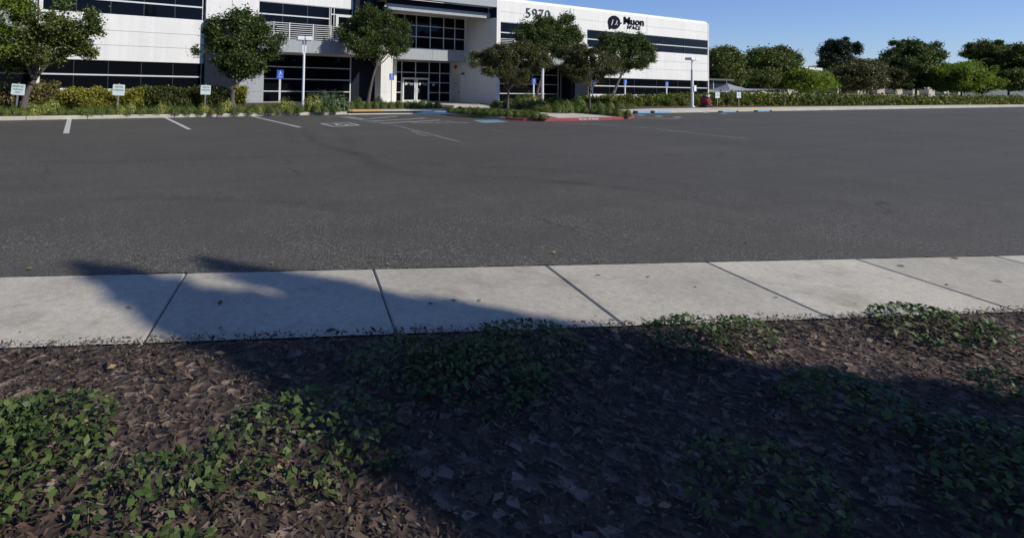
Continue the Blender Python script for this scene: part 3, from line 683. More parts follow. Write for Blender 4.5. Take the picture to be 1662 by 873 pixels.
def blank_sign(px, pyb, pyt, w, h, lean, lines, label, mat='signwhite', pm='signgreen', cat='sign', zb=ZS, post='galv', pr=.028, group=None, size=.085, extra=None):
    b = gp(px, pyb, zb); ht = at(px, pyt, b[1])[2] - zb
    S = empty('parking_sign', b, label, cat, group, -.35); S.rotation_euler = (0, lean, -.35)
    MB().box(-pr, pr, -pr * .6, pr * .6, -.05, ht).build('post', M[post], S)
    pl = MB(); r_ = .03; z0 = ht - h - (.05 if cat == 'sign' else 0); z1 = z0 + h
    pts = []
    for cx_, cz_, a0 in ((w / 2 - r_, z1 - r_, 0), (-w / 2 + r_, z1 - r_, 90), (-w / 2 + r_, z0 + r_, 180), (w / 2 - r_, z0 + r_, 270)):
        for k in range(4): a = math.radians(a0 + 30 * k); pts.append((cx_ + r_ * math.cos(a), cz_ + r_ * math.sin(a)))
    pl.prism(pts, -pr * .6 - .012, -pr * .6 - .002); P = pl.build('panel', M[mat], S)
    for s, fz, sc in lines:
        t = text_mesh(s, size * sc, M[pm], 'lettering', P, .0015, .001); t.location = (0, -pr * .6 - .015, z0 + h * fz)
    if extra: extra(P, -pr * .6 - .015, z0, w, h)
    return S
blank_sign(25.5, 183.5, 134.5, .50, .43, .07, (('RESERVED', .78, 1.15), ('PARKING', .5, 1.05), ('ONLY', .24, 1.0)), 'white square reserved parking sign with three green lines, leftmost of the signs', group='green lettered parking signs')
blank_sign(190.5, 184, 135.5, .47, .45, .03, (('VISITOR', .76, 1.1), ('PARKING', .48, 1.1)), 'white square visitor parking sign in front of the golden hedge', group='green lettered parking signs')
blank_sign(332.3, 178.5, 137, .47, .45, .02, (('VISITOR', .76, 1.1), ('PARKING', .48, 1.1)), 'white square visitor parking sign in front of the dark hedge beside the tree', group='green lettered parking signs')
def wheelchair(P, y, z0, w, h):
    c = z0 + h * .62; s = h * .55; m = MB()
    m.box(-.03, .05, y - .004, y, c + .30 * s, c + .44 * s)
    m.box(-.02, .04, y - .005, y, c - .05 * s, c + .26 * s); m.box(.04, .20 * s / .55 * .5 + .06, y - .0045, y, c + .02 * s, c + .09 * s)
    m.box(.04, .22 * s + .02, y - .0042, y, c - .13 * s, c - .05 * s); m.box(.20 * s + .02, .27 * s + .02, y - .0043, y, c - .36 * s, c - .06 * s)
    m.tube([(-.01 + .24 * s * math.cos(t), y - .003, c - .14 * s + .24 * s * math.sin(t)) for t in np.linspace(2.0, 5.9, 12)], [.016] * 12, 5)
    m.build('wheelchair_symbol', M['signprint'], P)
for px, pb, pt_, lab, w_, post in ((453.3, 177, 113.8, 'blue accessible parking sign on a white post just left of the tall lamp post', .36, 'polewhite'),
                       (634.8, 168.5, 120, 'blue accessible parking sign on a thin grey post against the white entrance pier', .34, 'galv'),
                       (866, 169.5, 127.5, 'blue accessible parking sign on a white post under the trees right of the entrance', .34, 'polewhite'),
                       (961.5, 169, 130, 'blue accessible sign partly hidden behind the thin tree trunk on the island', .32, 'polewhite'),
                       (1014.5, 168.5, 129.7, 'blue accessible parking sign standing right of the leaning trunk by the long hedge', .32, 'polewhite'),
                       (1082, 168.5, 133, 'rightmost blue accessible parking sign, near the right-hand lamp post', .33, 'polewhite')):
    blank_sign(px, pb, pt_, w_, w_ * 1.35, .0, (('PARKING', .25, .75), ('ONLY', .10, .6)), lab, 'signblue', 'signprint', 'accessible sign', post=post, pr=.05 if post == 'polewhite' else .025, group='blue accessible parking signs', extra=wheelchair)
for px, pb, pt_, lab in ((1164.3, 173, 150, 'small white notice on a thin dark post in the right-hand hedge behind the red cover'), (1199, 173, 150, 'small white notice on a thin post further right along the hedge')):
    blank_sign(px, pb, pt_, .40, .50, 0, (('NO', .7, 1.2), ('PARKING', .45, .9)), lab, 'signprint', 'inky', 'notice', post='galv', pr=.02)
MB().box(-.02, .34, -.16, -.13, 1.28, 1.74).build('notice', M['signprint'], LR)

# red cover on a dark base
c = gp(1145.5, 174.8, ZS); RC = empty('utility_cover', c, 'rounded dark red cloth cover on a black base in front of the right-hand hedge', 'utility cover')
import bmesh
def blob(rx, ry, rz, z, name, mat, par, seed, amp=.12, sub=3):
    b = bmesh.new(); bmesh.ops.create_icosphere(b, subdivisions=sub, radius=1); r_ = random.Random(seed); o1, o2, o3 = (r_.uniform(0, 9) for _ in range(3))
    for v in b.verts:
        k = 1 + amp * math.sin(5 * v.co.x + o1) * math.sin(4 * v.co.z + o2) + amp * .5 * math.sin(11 * v.co.y + o3)
        q = v.co * k; q.z = max(q.z, -.72); v.co = Vector((q.x * rx, q.y * ry, q.z * rz + z))
    me = bpy.data.meshes.new(name); b.to_mesh(me); b.free(); me.materials.append(mat); me.polygons.foreach_set('use_smooth', [True] * len(me.polygons))
    o = bpy.data.objects.new(name, me); col.objects.link(o); o.parent = par; return o
blob(.36, .38, .48, .48, 'cover', M['red'], RC, 3)
MB().box(-.42, .34, -.3, .34, 0, .2).build('base', M['black'], RC, bevel=.02)
MB().box(-.16, .02, -.30, -.12, .86, 1.02).build('tag', M['signprint'], RC, bevel=.01)

# shade canopy and low pavilion at the far right
cx0 = at(1152, 146, 42); cx1 = at(1181, 136, 42)
K = empty('patio_canopy', (cx1[0], 42, 0), 'pale grey peaked fabric canopy over the patio beyond the right end of the building', 'canopy')
m = MB(); ap = Vector((0, 0, cx1[2])); lo = cx0[2] - .1; X0 = cx0[0] - cx1[0]
cs = [Vector((X0, -3, lo)), Vector((7, -3, lo + .35)), Vector((8, 3.5, lo + .35)), Vector((X0 + 1, 3.5, lo))]
for i in range(4):
    a, b = cs[i], cs[(i + 1) % 4]; prev = None
    N_ = 6
    rows = []
    for j in range(N_ + 1):
        u = j / N_; rows.append([(a.lerp(b, s / N_)).lerp(ap, u) - Vector((0, 0, .5 * math.sin(math.pi * u) * .9)) for s in range(N_ + 1)])
    for j in range(N_):
        for s in range(N_): m.poly([rows[j][s], rows[j][s + 1], rows[j + 1][s + 1], rows[j + 1][s]])
m.build('fabric', M['canvas'], K, fix=False)
for c_ in cs: MB().tube([(c_.x, c_.y, 0), (c_.x, c_.y, c_.z)], [.05, .05], 8).build('post', M['galv'], K)
V = empty('pavilion', (78, 50, 0), 'low dark pavilion with a pale rail behind the patio canopy', 'building')
m = MB(); m.box(-12, 14, 0, 6, 0, 3.0); m.build('wall', M['navy'], V); MB().box(-12.4, 14.4, -.6, 6.4, 3.0, 3.25).build('roof', M['roofing'], V)
m = MB(); m.box(-12, 14, -.08, -.02, 1.25, 1.33)
for k in range(8): m.box(-12 + k * 3.6, -11.9 + k * 3.6, -.081, -.01, 0, 2.99)
m.build('window_frame', M['frame'], V)

W2 = empty('warehouse', (150, 62, 0), 'long low pale building glimpsed between the trees of the far row', 'building')
MB().box(-45, 90, 0, 30, 0, 6.4).build('wall', M['tan'], W2); MB().box(-45.2, 90.2, -.2, 30, 6.4, 7.0).build('parapet', M['white'], W2)
for k in range(12): MB().box(-42 + k * 11, -35.5 + k * 11, -.05, .02, 1.2, 3.0).build('window', M['glass'], W2)
# ------------------------------------------------------------------ planting
def leaves(centers, L, W, seed, up=.35):
    r_ = np.random.default_rng(seed); n = len(centers)
    nrm = r_.normal(size=(n, 3)); nrm[:, 2] = np.abs(nrm[:, 2]) + up; nrm /= np.linalg.norm(nrm, axis=1)[:, None]
    a = r_.normal(size=(n, 3)); u = np.cross(nrm, a); u /= np.linalg.norm(u, axis=1)[:, None]; v = np.cross(nrm, u)
    s = r_.uniform(.6, 1.35, n)[:, None]
    u = u * L * s * .5; v = v * W * s * .5
    V = np.stack([centers - u, centers + v + nrm * W * .2, centers + u, centers - v + nrm * W * .2], 1).reshape(-1, 3)
    return V
def leaf_mesh(name, centers, L, W, mat, seed=0, parent=None, extra=None, up=.35):
    V = leaves(np.asarray(centers), L, W, seed, up); n = len(centers)
    me = bpy.data.meshes.new(name); me.vertices.add(4 * n); me.vertices.foreach_set('co', V.astype(np.float32).ravel())
    me.loops.add(4 * n); me.loops.foreach_set('vertex_index', np.arange(4 * n, dtype=np.int32)); me.polygons.add(n)
    me.polygons.foreach_set('loop_start', np.arange(0, 4 * n, 4, dtype=np.int32)); me.update(calc_edges=True); me.validate()
    me.materials.append(mat); o = bpy.data.objects.new(name, me); col.objects.link(o)
    if parent: o.parent = parent
    return o
def tuft_points(C, rad, n, r_, tufts=26, sig=.2, inner=.45, flat=0):
    C = np.array(C); rad = np.array(rad)
    d = r_.normal(size=(tufts, 3)); d /= np.linalg.norm(d, axis=1)[:, None]
    q = r_.uniform(inner, 1.0, tufts)[:, None] ** .6; q[::7] *= 1.22; sub = C + d * rad * q
    idx = r_.integers(0, tufts, n); sg = sig * r_.uniform(.45, 1.35, tufts)[idx][:, None]
    return sub[idx] + r_.normal(size=(n, 3)) * sg * np.array([1, 1, .8])

def tree(label, cat, group, base, Y, trunk, clumps, mat, dens=950, L=.115, W=.07, limbs=True, trunk_r=.12, seed=1, tufts=26, sprigs=0, name='tree', depth=.75, sig=.17):
    """base: world point. trunk: list of world points. clumps: (px,py,rx,ry[,dy]) measured in the photograph, put at depth Y+dy with real thickness"""
    r_ = np.random.default_rng(seed); T = empty(name, base, label, cat, group); b = np.array(base)
    pts = []; cents = []
    for c in clumps:
        dy = c[4] if len(c) > 4 else r_.uniform(-.5, .5) * depth * 1.5
        Yc = Y + dy; p = np.array(at(c[0], c[1], Yc)); q = np.array(at(c[0] + c[2], c[1], Yc)); s = abs(at(c[0], c[1] - c[3], Yc)[2] - p[2]) * 1.05; rx = np.linalg.norm(q - p) * .88
        rad = np.array([rx, max(rx, s) * depth, s]); cents.append((p, rad))
        n = int(dens * rad[0] * rad[2] * 9.5 + 120)
        pts.append(tuft_points(p - b, rad, n, r_, tufts=max(12, int(1.15 * tufts * min(2.0, rad[0] * rad[2]))), sig=sig))
        for k in range(int(sprigs)):
            a = r_.uniform(-1, 1, 2); s0 = p - b + np.array([a[0] * rad[0] * .8, a[1] * rad[1] * .5, rad[2] * .85]); m_ = 14
            h = r_.uniform(.15, .5)
            pts.append(s0 + np.stack([r_.normal(0, .04, m_), r_.normal(0, .04, m_), r_.uniform(0, h, m_)], 1))
    leaf_mesh('crown', np.concatenate(pts), L, W, mat, seed, T)
    tr = MB(); P = [np.array(p) - b for p in trunk]; n = len(P)
    rr = [trunk_r * (1.25 if i == 0 else 1 - .55 * i / max(1, n - 1)) for i in range(n)]
    PP = smooth(P, 4); RR = list(np.interp(np.linspace(0, n - 1, len(PP)), range(n), rr)); tr.tube(PP, RR, 9)
    if limbs:
        top = P[-1]
        for p, rad in cents:
            if rad[0] < .35: continue
            e = p - b; e = e * np.array([.82, .82, 1]) + P[-1] * np.array([.18, .18, 0]); s0 = P[-1] if r_.random() < .6 else (P[-1] * .55 + P[-2] * .45)
            mid = s0 * .5 + e * .5 + np.array([0, 0, .04 * np.linalg.norm(e - s0)]) + r_.normal(0, .08, 3)
            k = trunk_r * .42; tr.tube(smooth([s0, mid, e], 4), list(np.linspace(k, k * .25, 9)), 6)
            for _ in range(4):
                e2 = e + r_.normal(size=3) * rad * .55; tr.tube([mid * .35 + e * .65, e2], [k * .28, k * .08], 5)
    o = tr.build('trunk', M['bark'], T, smooth=True); return T

G1 = 'trees in the planting in front of the building'
# leftmost tree
b = gp(38, 181, ZS); Y = b[1]
tree('broad dark green tree with a few rusty leaves, left of the golden hedge', 'tree', G1, b, Y,
     [b, at(42, 158, Y), at(50, 140, Y), at(60, 125, Y)],
     [(20, 70, 24, 20), (45, 40, 22, 26), (75, 45, 22, 20), (78, 75, 22, 18), (104, 32, 14, 22), (108, 58, 20, 20), (130, 55, 18, 18), (148, 40, 11, 16), (146, 26, 8, 8), (60, 92, 24, 14), (95, 88, 20, 12), (128, 76, 14, 9), (146, 84, 9, 4), (20, 98, 24, 14), (104, 12, 5, 9), (36, 12, 20, 20), (160, 52, 6, 4), (140, 88, 12, 4)], M['pear'], seed=3, sprigs=2, trunk_r=.15)
# nearer bright tree cut by the left frame edge
b = (-6.6, 24.5, ZS); Y = 24.5
tree('tree with bright yellow-green leaves hanging in from the left edge', 'tree', G1, b, Y, [b, (-6.5, 24.5, 1.6), (-6.0, 24.5, 3.0)],
     [(-40, 10, 40, 34), (-10, 46, 14, 14), (6, 48, 12, 9), (2, 72, 10, 9), (-20, 80, 20, 20), (10, 4, 16, 14), (-60, 50, 40, 30), (28, 8, 18, 12)], M['limeleaf'], seed=5, dens=800, trunk_r=.12)
# round tree
b = gp(380, 178, ZS); Y = b[1]
tree('rounded dense green tree on a single curved trunk beside the grey wall', 'tree', G1, b, Y, [b, at(377, 162, Y), at(380, 146, Y), at(388, 134, Y)],
     [(358, 45, 21, 16), (386, 36, 20, 14), (414, 42, 20, 14), (440, 58, 20, 14), (352, 68, 18, 16), (380, 66, 24, 20), (410, 70, 26, 22), (436, 78, 18, 15), (360, 90, 16, 14), (388, 100, 20, 16), (412, 100, 18, 12), (390, 120, 14, 10), (424, 112, 8, 5), (372, 108, 16, 12), (404, 112, 16, 11), (392, 108, 18, 12), (386, 26, 5, 7), (400, 24, 5, 8), (340, 52, 7, 10), (318, 84, 7, 2.5, -.2)], M['pear2'], seed=8, sprigs=2, trunk_r=.14, depth=.62)
# leaning tree
b = gp(597, 170.3, ZS); Y = b[1]
tree('spreading green tree on a slanting trunk in front of the navy wall', 'tree', G1, b, Y, [b, at(600, 150, Y), at(607, 120, Y), at(614, 100, Y)],
     [(575, 42, 18, 14, 1.4), (600, 36, 20, 14, 1.5), (628, 36, 18, 12, 1.3), (648, 50, 15, 15), (566, 58, 14, 12, 1.4), (592, 62, 20, 16), (620, 62, 22, 18), (648, 70, 16, 13), (590, 82, 16, 9), (640, 84, 12, 6), (610, 86, 16, 9), (576, 74, 10, 9), (598, 20, 5, 9), (610, 24, 4, 6), (582, 28, 6, 7), (628, 24, 5, 6), (656, 46, 6, 10), (552, 50, 6, 3)], M['pear2'], seed=12, sprigs=1, trunk_r=.13, depth=.62)
# island tree, low and olive
b = gp(824, 182.5, ZS); Y = b[1]
tree('low umbrella-shaped olive tree on the small island nearest the entrance', 'tree', G1, b, Y, [b, at(824, 165, Y), at(825, 152, Y), at(826, 146, Y)],
     [(782, 94, 16, 9), (806, 86, 18, 10), (832, 82, 20, 10), (858, 88, 18, 11), (880, 98, 14, 10), (800, 104, 18, 10), (828, 102, 22, 12), (856, 108, 20, 11), (812, 116, 14, 8), (842, 120, 18, 8), (796, 116, 12, 5), (770, 104, 6, 3), (840, 132, 10, 6), (850, 74, 8, 5)], M['myrtle'], seed=21, L=.085, W=.05, dens=1900, trunk_r=.085, depth=.9, sig=.13)
b = gp(872, 173, ZS); Y = b[1]
tree('tall dark green tree under the street number, behind the olive trees', 'tree', G1, b, Y, [b, at(872, 150, Y), at(880, 125, Y), at(886, 105, Y)],
     [(862, 46, 18, 11), (890, 43, 19, 10), (918, 43, 18, 11), (850, 58, 14, 10), (878, 60, 22, 14), (906, 62, 22, 14), (928, 58, 14, 12), (874, 78, 16, 10), (902, 84, 20, 12), (860, 72, 12, 6), (874, 31, 5, 4), (892, 33, 4, 4), (922, 30, 7, 6), (936, 62, 8, 6)], M['pear2'], seed=31, sprigs=2, trunk_r=.13, depth=.65)
b = gp(957, 182.5, ZS); Y = b[1]
tree('airy olive-brown tree with a thin straight trunk on the second island', 'tree', G1, b, Y, [b, at(957, 168, Y), at(957, 152, Y), at(960, 144, Y)],
     [(922, 92, 16, 11), (944, 86, 16, 10), (966, 92, 18, 10), (988, 98, 14, 10), (924, 110, 15, 12), (946, 112, 18, 12), (972, 112, 18, 10), (940, 126, 14, 6), (990, 114, 12, 7), (965, 126, 10, 5), (935, 76, 8, 5)], M['myrtle'], seed=41, L=.085, W=.05, dens=1500, trunk_r=.085, depth=.9, sig=.14)
b = gp(990, 173, ZS); Y = b[1]
tree('compact green tree on a right-leaning trunk below the company sign', 'tree', G1, b, Y, [b, at(996, 152, Y), at(1004, 132, Y), at(1011, 116, Y)],
     [(992, 68, 16, 9), (1012, 64, 16, 7), (1034, 69, 14, 10), (1046, 82, 14, 14), (985, 80, 14, 10), (1008, 80, 20, 14), (1030, 94, 18, 12), (1000, 98, 16, 10), (1052, 96, 8, 8), (1012, 110, 14, 6), (1036, 60, 4, 3), (1040, 108, 8, 4)], M['pear2'], seed=51, sprigs=2, trunk_r=.14, depth=.65)

# trees beyond the right end of the building and along the lot
G2 = 'trees beyond the building on the right'
far = [(1172, 106, 26, 26, 52, 'tall leafy tree directly beyond the building corner, above the canopy', 'pear'), (1213, 116, 28, 24, 58, 'dark full tree right of the canopy', 'pear2'),
       (1258, 108, 34, 34, 54, 'broad tree with a high crown, third from the building', 'pear'), (1316, 128, 28, 16, 50, 'small low tree in a dip of the far row', 'limeleaf'),
       (1362, 104, 24, 42, 62, 'narrow tall dark tree rising above the far row', 'conifer'), (1412, 122, 38, 22, 50, 'wide low olive tree past the middle of the far row', 'myrtle'),
       (1486, 106, 36, 38, 48, 'tall open tree in the right half of the far row', 'pear2'), (1560, 126, 34, 20, 42, 'low yellow-green tree second from the right edge', 'limeleaf'), (1636, 104, 44, 40, 42, 'tallest green tree, at the right edge of the frame', 'pear')]
for i, (px, py, rx, ry, Yf, lab, mt) in enumerate(far):
    p = at(px, py, Yf); b = (p[0], Yf, 0); r_ = random.Random(i + 3)
    cl = [(px + r_.uniform(-.62, .62) * rx, py + r_.uniform(-.65, .7) * ry, rx * r_.uniform(.3, .5), ry * r_.uniform(.28, .45)) for _ in range(11)]
    cl += [(px, py, rx * .6, ry * .6, 0), (px - rx * .5, py + ry * .5, rx * .5, ry * .5), (px + rx * .5, py + ry * .5, rx * .5, ry * .5)]
    cc = p[2]; tree(lab, 'tree', G2, b, Yf, [b, (b[0], Yf, cc * .35), (b[0] + .2, Yf, cc * .7)], cl, M[mt], dens=170, L=.34, W=.22, trunk_r=.22, seed=60 + i, sig=.45, tufts=10, depth=.8)

# hedges: leafy skin over a dark twiggy core
def hedge(label, group, x0, x1, y0, y1, h, mat, seed, n, L=.10, W=.07, lump=.12, hfun=None, cut=None):
    T = empty('hedge', ((x0 + x1) / 2, (y0 + y1) / 2, ZS), label, 'hedge', group); r_ = np.random.default_rng(seed)
    lx = x1 - x0; ly = y1 - y0
    hf = hfun or (lambda u: h)
    k = r_.random(n); X = r_.uniform(0, lx, n); Yv = np.zeros(n); Z = np.zeros(n)
    hh = np.array([hf(u / lx) for u in X])
    bump_ = lump * (np.sin(X * 2.1 + seed) + .6 * np.sin(X * 5.3 + 2 * seed)) * .5
    front = k < .62; top = (k >= .62) & (k < .93); end = k >= .93
    Z[front] = r_.uniform(.02, 1, front.sum()) * (hh[front] + bump_[front]); Yv[front] = r_.normal(.05, .07, front.sum()) + .10 * np.sin(X[front] * 3 + Z[front] * 5)
    Yv[top] = r_.uniform(0, ly, top.sum()); Z[top] = hh[top] + bump_[top] + r_.normal(0, .05, top.sum())
    X[end] = np.where(r_.random(end.sum()) < .5, r_.normal(.03, .05, end.sum()), lx - np.abs(r_.normal(.03, .05, end.sum()))); Yv[end] = r_.uniform(0, ly, end.sum()); Z[end] = r_.uniform(0, 1, end.sum()) * hh[end]
    P = np.stack([X - lx / 2, Yv - ly / 2, Z], 1)
    nt_ = max(30, int(lx * 14)); seeds_ = P[r_.integers(0, n, nt_)] + r_.normal(0, .05, (nt_, 3)); pull = r_.random(n) < .55
    P[pull] = seeds_[r_.integers(0, nt_, pull.sum())] + r_.normal(size=(pull.sum(), 3)) * np.array([.10, .07, .07]) * (L / .10)
    P[:, 2] = np.maximum(P[:, 2], .02)
    leaf_mesh('foliage', P, L, W, mat, seed, T)
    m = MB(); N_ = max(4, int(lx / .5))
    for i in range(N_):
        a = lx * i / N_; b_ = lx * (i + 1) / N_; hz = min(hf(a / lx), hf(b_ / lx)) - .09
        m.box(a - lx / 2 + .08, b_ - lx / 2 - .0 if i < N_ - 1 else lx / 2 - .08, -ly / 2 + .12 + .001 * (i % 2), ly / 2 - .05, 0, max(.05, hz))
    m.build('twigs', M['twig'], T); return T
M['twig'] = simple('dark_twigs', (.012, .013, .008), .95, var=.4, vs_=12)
GH = 'clipped hedges along the building'
def hx(px, Yh): return at(px, 160, Yh)[0]
def ht(px, py, Yb): return at(px, py, Yb)[2] - ZS
hedge('dark bronze-tinged hedge at the left edge behind the reserved sign', GH, -8, hx(32, 27.6), 27.3, 28.6, ht(10, 140, 28.6), M['hedgered'], 4, 6500)
hedge('bronze-topped hedge with pale lower growth between the leftmost tree and the golden hedge', GH, hx(42, 26.9), hx(92, 26.9), 26.9, 28.2, ht(70, 140, 28.2), M['hedgered'], 5, 6500)
hedge('bright golden-yellow clipped hedge left of the entrance', GH, hx(95, 26.9), hx(232, 26.9), 26.6, 28.0, .8, M['hedgegold'], 6, 15000, lump=.16, hfun=lambda u: ht(95 + 137 * u, 151.2 - 4.0 * u, 28.0))
hedge('dark green clipped hedge continuing right from the golden hedge', GH, hx(233, 27.4), hx(372, 27.6), 27.4, 28.8, ht(300, 145, 28.8), M['hedgedark'], 7, 13000)
hedge('short golden bush against the grey wall behind the curved trunk', GH, hx(383, 31.5), hx(399, 31.5), 31.4, 32.3, ht(391, 144, 32.3), M['hedgegold'], 8, 1800)
hedge('long green-gold hedge under the ribbon window left of the right-hand lamp post', GH, hx(968, 29), hx(1126, 28.2), 28.0, 30.6, .62, M['hedgegreen'], 9, 21000, lump=.34, L=.13, W=.09)
hedge('green hedge behind the red cover and the small white notices', GH, hx(1127, 28.2), hx(1215, 28.2), 28.0, 32.0, .72, M['hedgegreen'], 10, 19000, lump=.38, L=.14, W=.1)
hedge('long green hedge running out to the right edge beyond the white notices', GH, hx(1216, 28.2), 150, 28.0, 32, .85, M['hedgegreen'], 11, 26000, lump=.5, L=.24, W=.17)

# shrubs: a few modelled plants, each repeat its own object
def shrub_mesh(name, rad, h, n, mat, seed, L=.09, W=.035, up=.6, stems=9):
    r_ = np.random.default_rng(seed); d = r_.normal(size=(n, 3)); d[:, 2] = np.abs(d[:, 2]); d /= np.linalg.norm(d, axis=1)[:, None]
    q = r_.uniform(.35, 1, n)[:, None] ** .7; lob = 1 + .18 * np.sin(3 * np.arctan2(d[:, 1], d[:, 0]) + seed)[:, None]
    P = d * q * np.array([rad, rad, h]) * lob; P[:, 2] += .02
    m_ = MB()
    V = leaves(P, L, W, seed, .2)
    # leaves of a shrub point outwards and up
    for i in range(stems):
        a = r_.uniform(0, 6.28); k = r_.uniform(.3, .85); m_.tube([(0, 0, 0), (math.cos(a) * rad * k * .5, math.sin(a) * rad * k * .5, h * .4), (math.cos(a) * rad * k, math.sin(a) * rad * k, h * .75)], [.012, .008, .004], 4)
    base = len(m_.v); me = bpy.data.meshes.new(name)
    verts = [tuple(v) for v in V]; faces = [(4 * i, 4 * i + 1, 4 * i + 2, 4 * i + 3) for i in range(n)]
    nb_ = len(verts); verts += m_.v; faces += [tuple(j + nb_ for j in f) for f in m_.f]
    me.from_pydata(verts, [], faces); me.materials.append(mat); return me
SM = {}
for k, (mt, n) in dict(small=('shrub', 1000), pale=('shrublight', 1000), grey=('shrubgrey', 1500), red=('shrubred', 900), hedge=('shrub', 1500)).items():
    SM[k] = [shrub_mesh('shrub_' + k, 1, 1, n, M[mt], 100 + i * 7 + len(k), L=.20, W=.095) for i in range(3)]
def shrub(kind, px, py, wpx, hpx, label, group, cat='shrub'):
    b = gp(px, py, ZS + .01); d = np.linalg.norm(np.array(b) - np.array([0, 0, H])) / FPX; rad = wpx * d / 2; h = hpx * d
    o = bpy.data.objects.new('shrub', random.choice(SM[kind])); col.objects.link(o); o.location = b
    s = random.uniform(.92, 1.08); o.scale = (rad * s, rad * s, h * s); o.rotation_euler = (0, 0, random.uniform(0, 6.28)); return tag(o, label, cat, group)
g1 = 'small shrubs in a row along the kerb'; l1 = 'one of the small round green shrubs spaced along the kerb of the left planting strip'
for x in (-22, 10, 38, 87, 116, 138, 160, 178, 205, 226, 249, 283, 303, 322, 356, 380, 403, 438, 452, 470, 484, 512, 528, 545): 
    shrub('small', x + random.uniform(-1.5, 1.5), 188.5 - x * .0115 + random.uniform(-.3, .2), random.uniform(17, 22), random.uniform(9, 12.5), l1, g1)
for x in (0, 26, 100, 127, 149, 170, 190, 236, 272, 293, 312, 335, 392, 411, 430, 444, 477, 497):
    shrub('small', x, 185.2 - x * .0115 + random.uniform(-.3, .3), random.uniform(17, 23), random.uniform(9, 12), 'one of the small green shrubs of the back line in the left planting strip', 'small shrubs behind the kerb row')
g2 = 'pale leafy shrubs among the small ones along the kerb'
for x, y, w_, h_, l in ((57, 187, 26, 18, 'pale yellow-green shrub beside the leftmost tree trunk'), (72, 184, 20, 15, 'whitish-green shrub just right of the leftmost trunk, below the bronze hedge'),
                       (84, 180.5, 30, 19, 'tall whitish-green shrub against the pale end of the bronze hedge'), (48, 179, 20, 16, 'pale shrub in the shade right behind the leftmost trunk'),
                       (196, 186, 22, 13, 'pale shrub at the foot of the visitor sign by the golden hedge'), (211, 183.5, 22, 17, 'yellow-green shrub against the right half of the golden hedge'),
                       (262, 184.5, 18, 20, 'tall pale shrub in front of the dark hedge'), (330, 183.5, 18, 15, 'pale shrub behind the second visitor sign post'),
                       (366, 183, 24, 20, 'large pale shrub left of the curved trunk'), (421, 183.5, 17, 15, 'bright pale shrub in front of the corner of the grey wall'),
                       (462, 181, 32, 22, 'broad pale shrub around the post of the leftmost blue sign'), (506, 181.5, 32, 26, 'broad pale shrub right of the lamp post')):
    shrub('pale', x, y, w_, h_, l, g2)
shrub('red', 344, 185, 14, 8, 'small orange-tinged shrub right of the second visitor sign', g1)
shrub('grey', 545, 180.5, 46, 28, 'large feathery grey-green shrub at the right end of the left planting strip', 'grey-green feathery shrubs')
shrub('grey', 520, 177, 36, 26, 'feathery blue-green shrub behind the pale shrub right of the lamp post', 'grey-green feathery shrubs')
shrub('grey', 580, 172.5, 22, 15, 'feathery shrub at the foot of the slanting tree trunk', 'grey-green feathery shrubs')
shrub('grey', 614, 170.5, 20, 14, 'feathery shrub between the slanting trunk and the white pier', 'grey-green feathery shrubs')
for i, x in enumerate((571, 583, 596, 609, 622, 635, 648, 660, 672, 684, 697, 710)):
    shrub('hedge', x, 177.3 - i * .12, 15, 12, 'one of the rounded green shrubs in the row in front of the entrance doors', 'rounded shrubs in front of the entrance')
for x, w_ in ((573, 14), (590, 14), (607, 14), (625, 14), (645, 15), (665, 15), (685, 14)):
    shrub('hedge', x, 173.4, w_, 9, 'one of the rounded green shrubs in the back row in front of the entrance doors', 'back row of shrubs in front of the entrance')
g = 'low shrubs on the island by the entrance'; l = 'one of the low clipped green shrubs covering the island by the entrance'
for k in range(15):
    u = k / 14; shrub('hedge', 733 + u * 148, 183 + 9.3 * u ** .75, 20, 8.5, l, g)
for k in range(10):
    u = k / 9; shrub('hedge', 748 + u * 118, 179.8 + 6.5 * u, 20, 7, l, g)
g = 'low shrubs on the second island'; l = 'one of the low green shrubs on the second island around the thin straight trunk'
for x, y in ((938, 183.5), (950, 184.5), (963, 185.5), (976, 186.5), (990, 188), (1004, 189), (1017, 189), (970, 183), (985, 184.4), (1000, 185.5)): shrub('hedge', x, y, 16, 9.5, l, g)
g = 'mixed shrubs in the bed right of the entrance'
l = 'one of the leafy green shrubs filling the bed behind the two islands'
for i, (x, y, w_, h_) in enumerate(((806, 176, 24, 12), (822, 176, 26, 13), (840, 177, 28, 15), (858, 178.5, 28, 14), (846, 174, 26, 18), (872, 181, 22, 14), (890, 182.5, 22, 16), (906, 183, 22, 18), (924, 183, 20, 15), (940, 181, 20, 14),
        (880, 177, 22, 20), (900, 177, 22, 20), (920, 177, 22, 18), (938, 176, 20, 16), (868, 174, 20, 22), (830, 172, 16, 15), (956, 176.5, 18, 12), (972, 176.5, 16, 11), (988, 177, 16, 10), (1004, 177, 16, 10), (1020, 176.5, 16, 10), (858, 172, 16, 22))):
    shrub(('hedge', 'small', 'pale', 'hedge')[i % 4], x + random.uniform(-3, 3), y, w_ * random.uniform(1.05, 1.5), h_ * random.uniform(.7, 1.1), l, g)

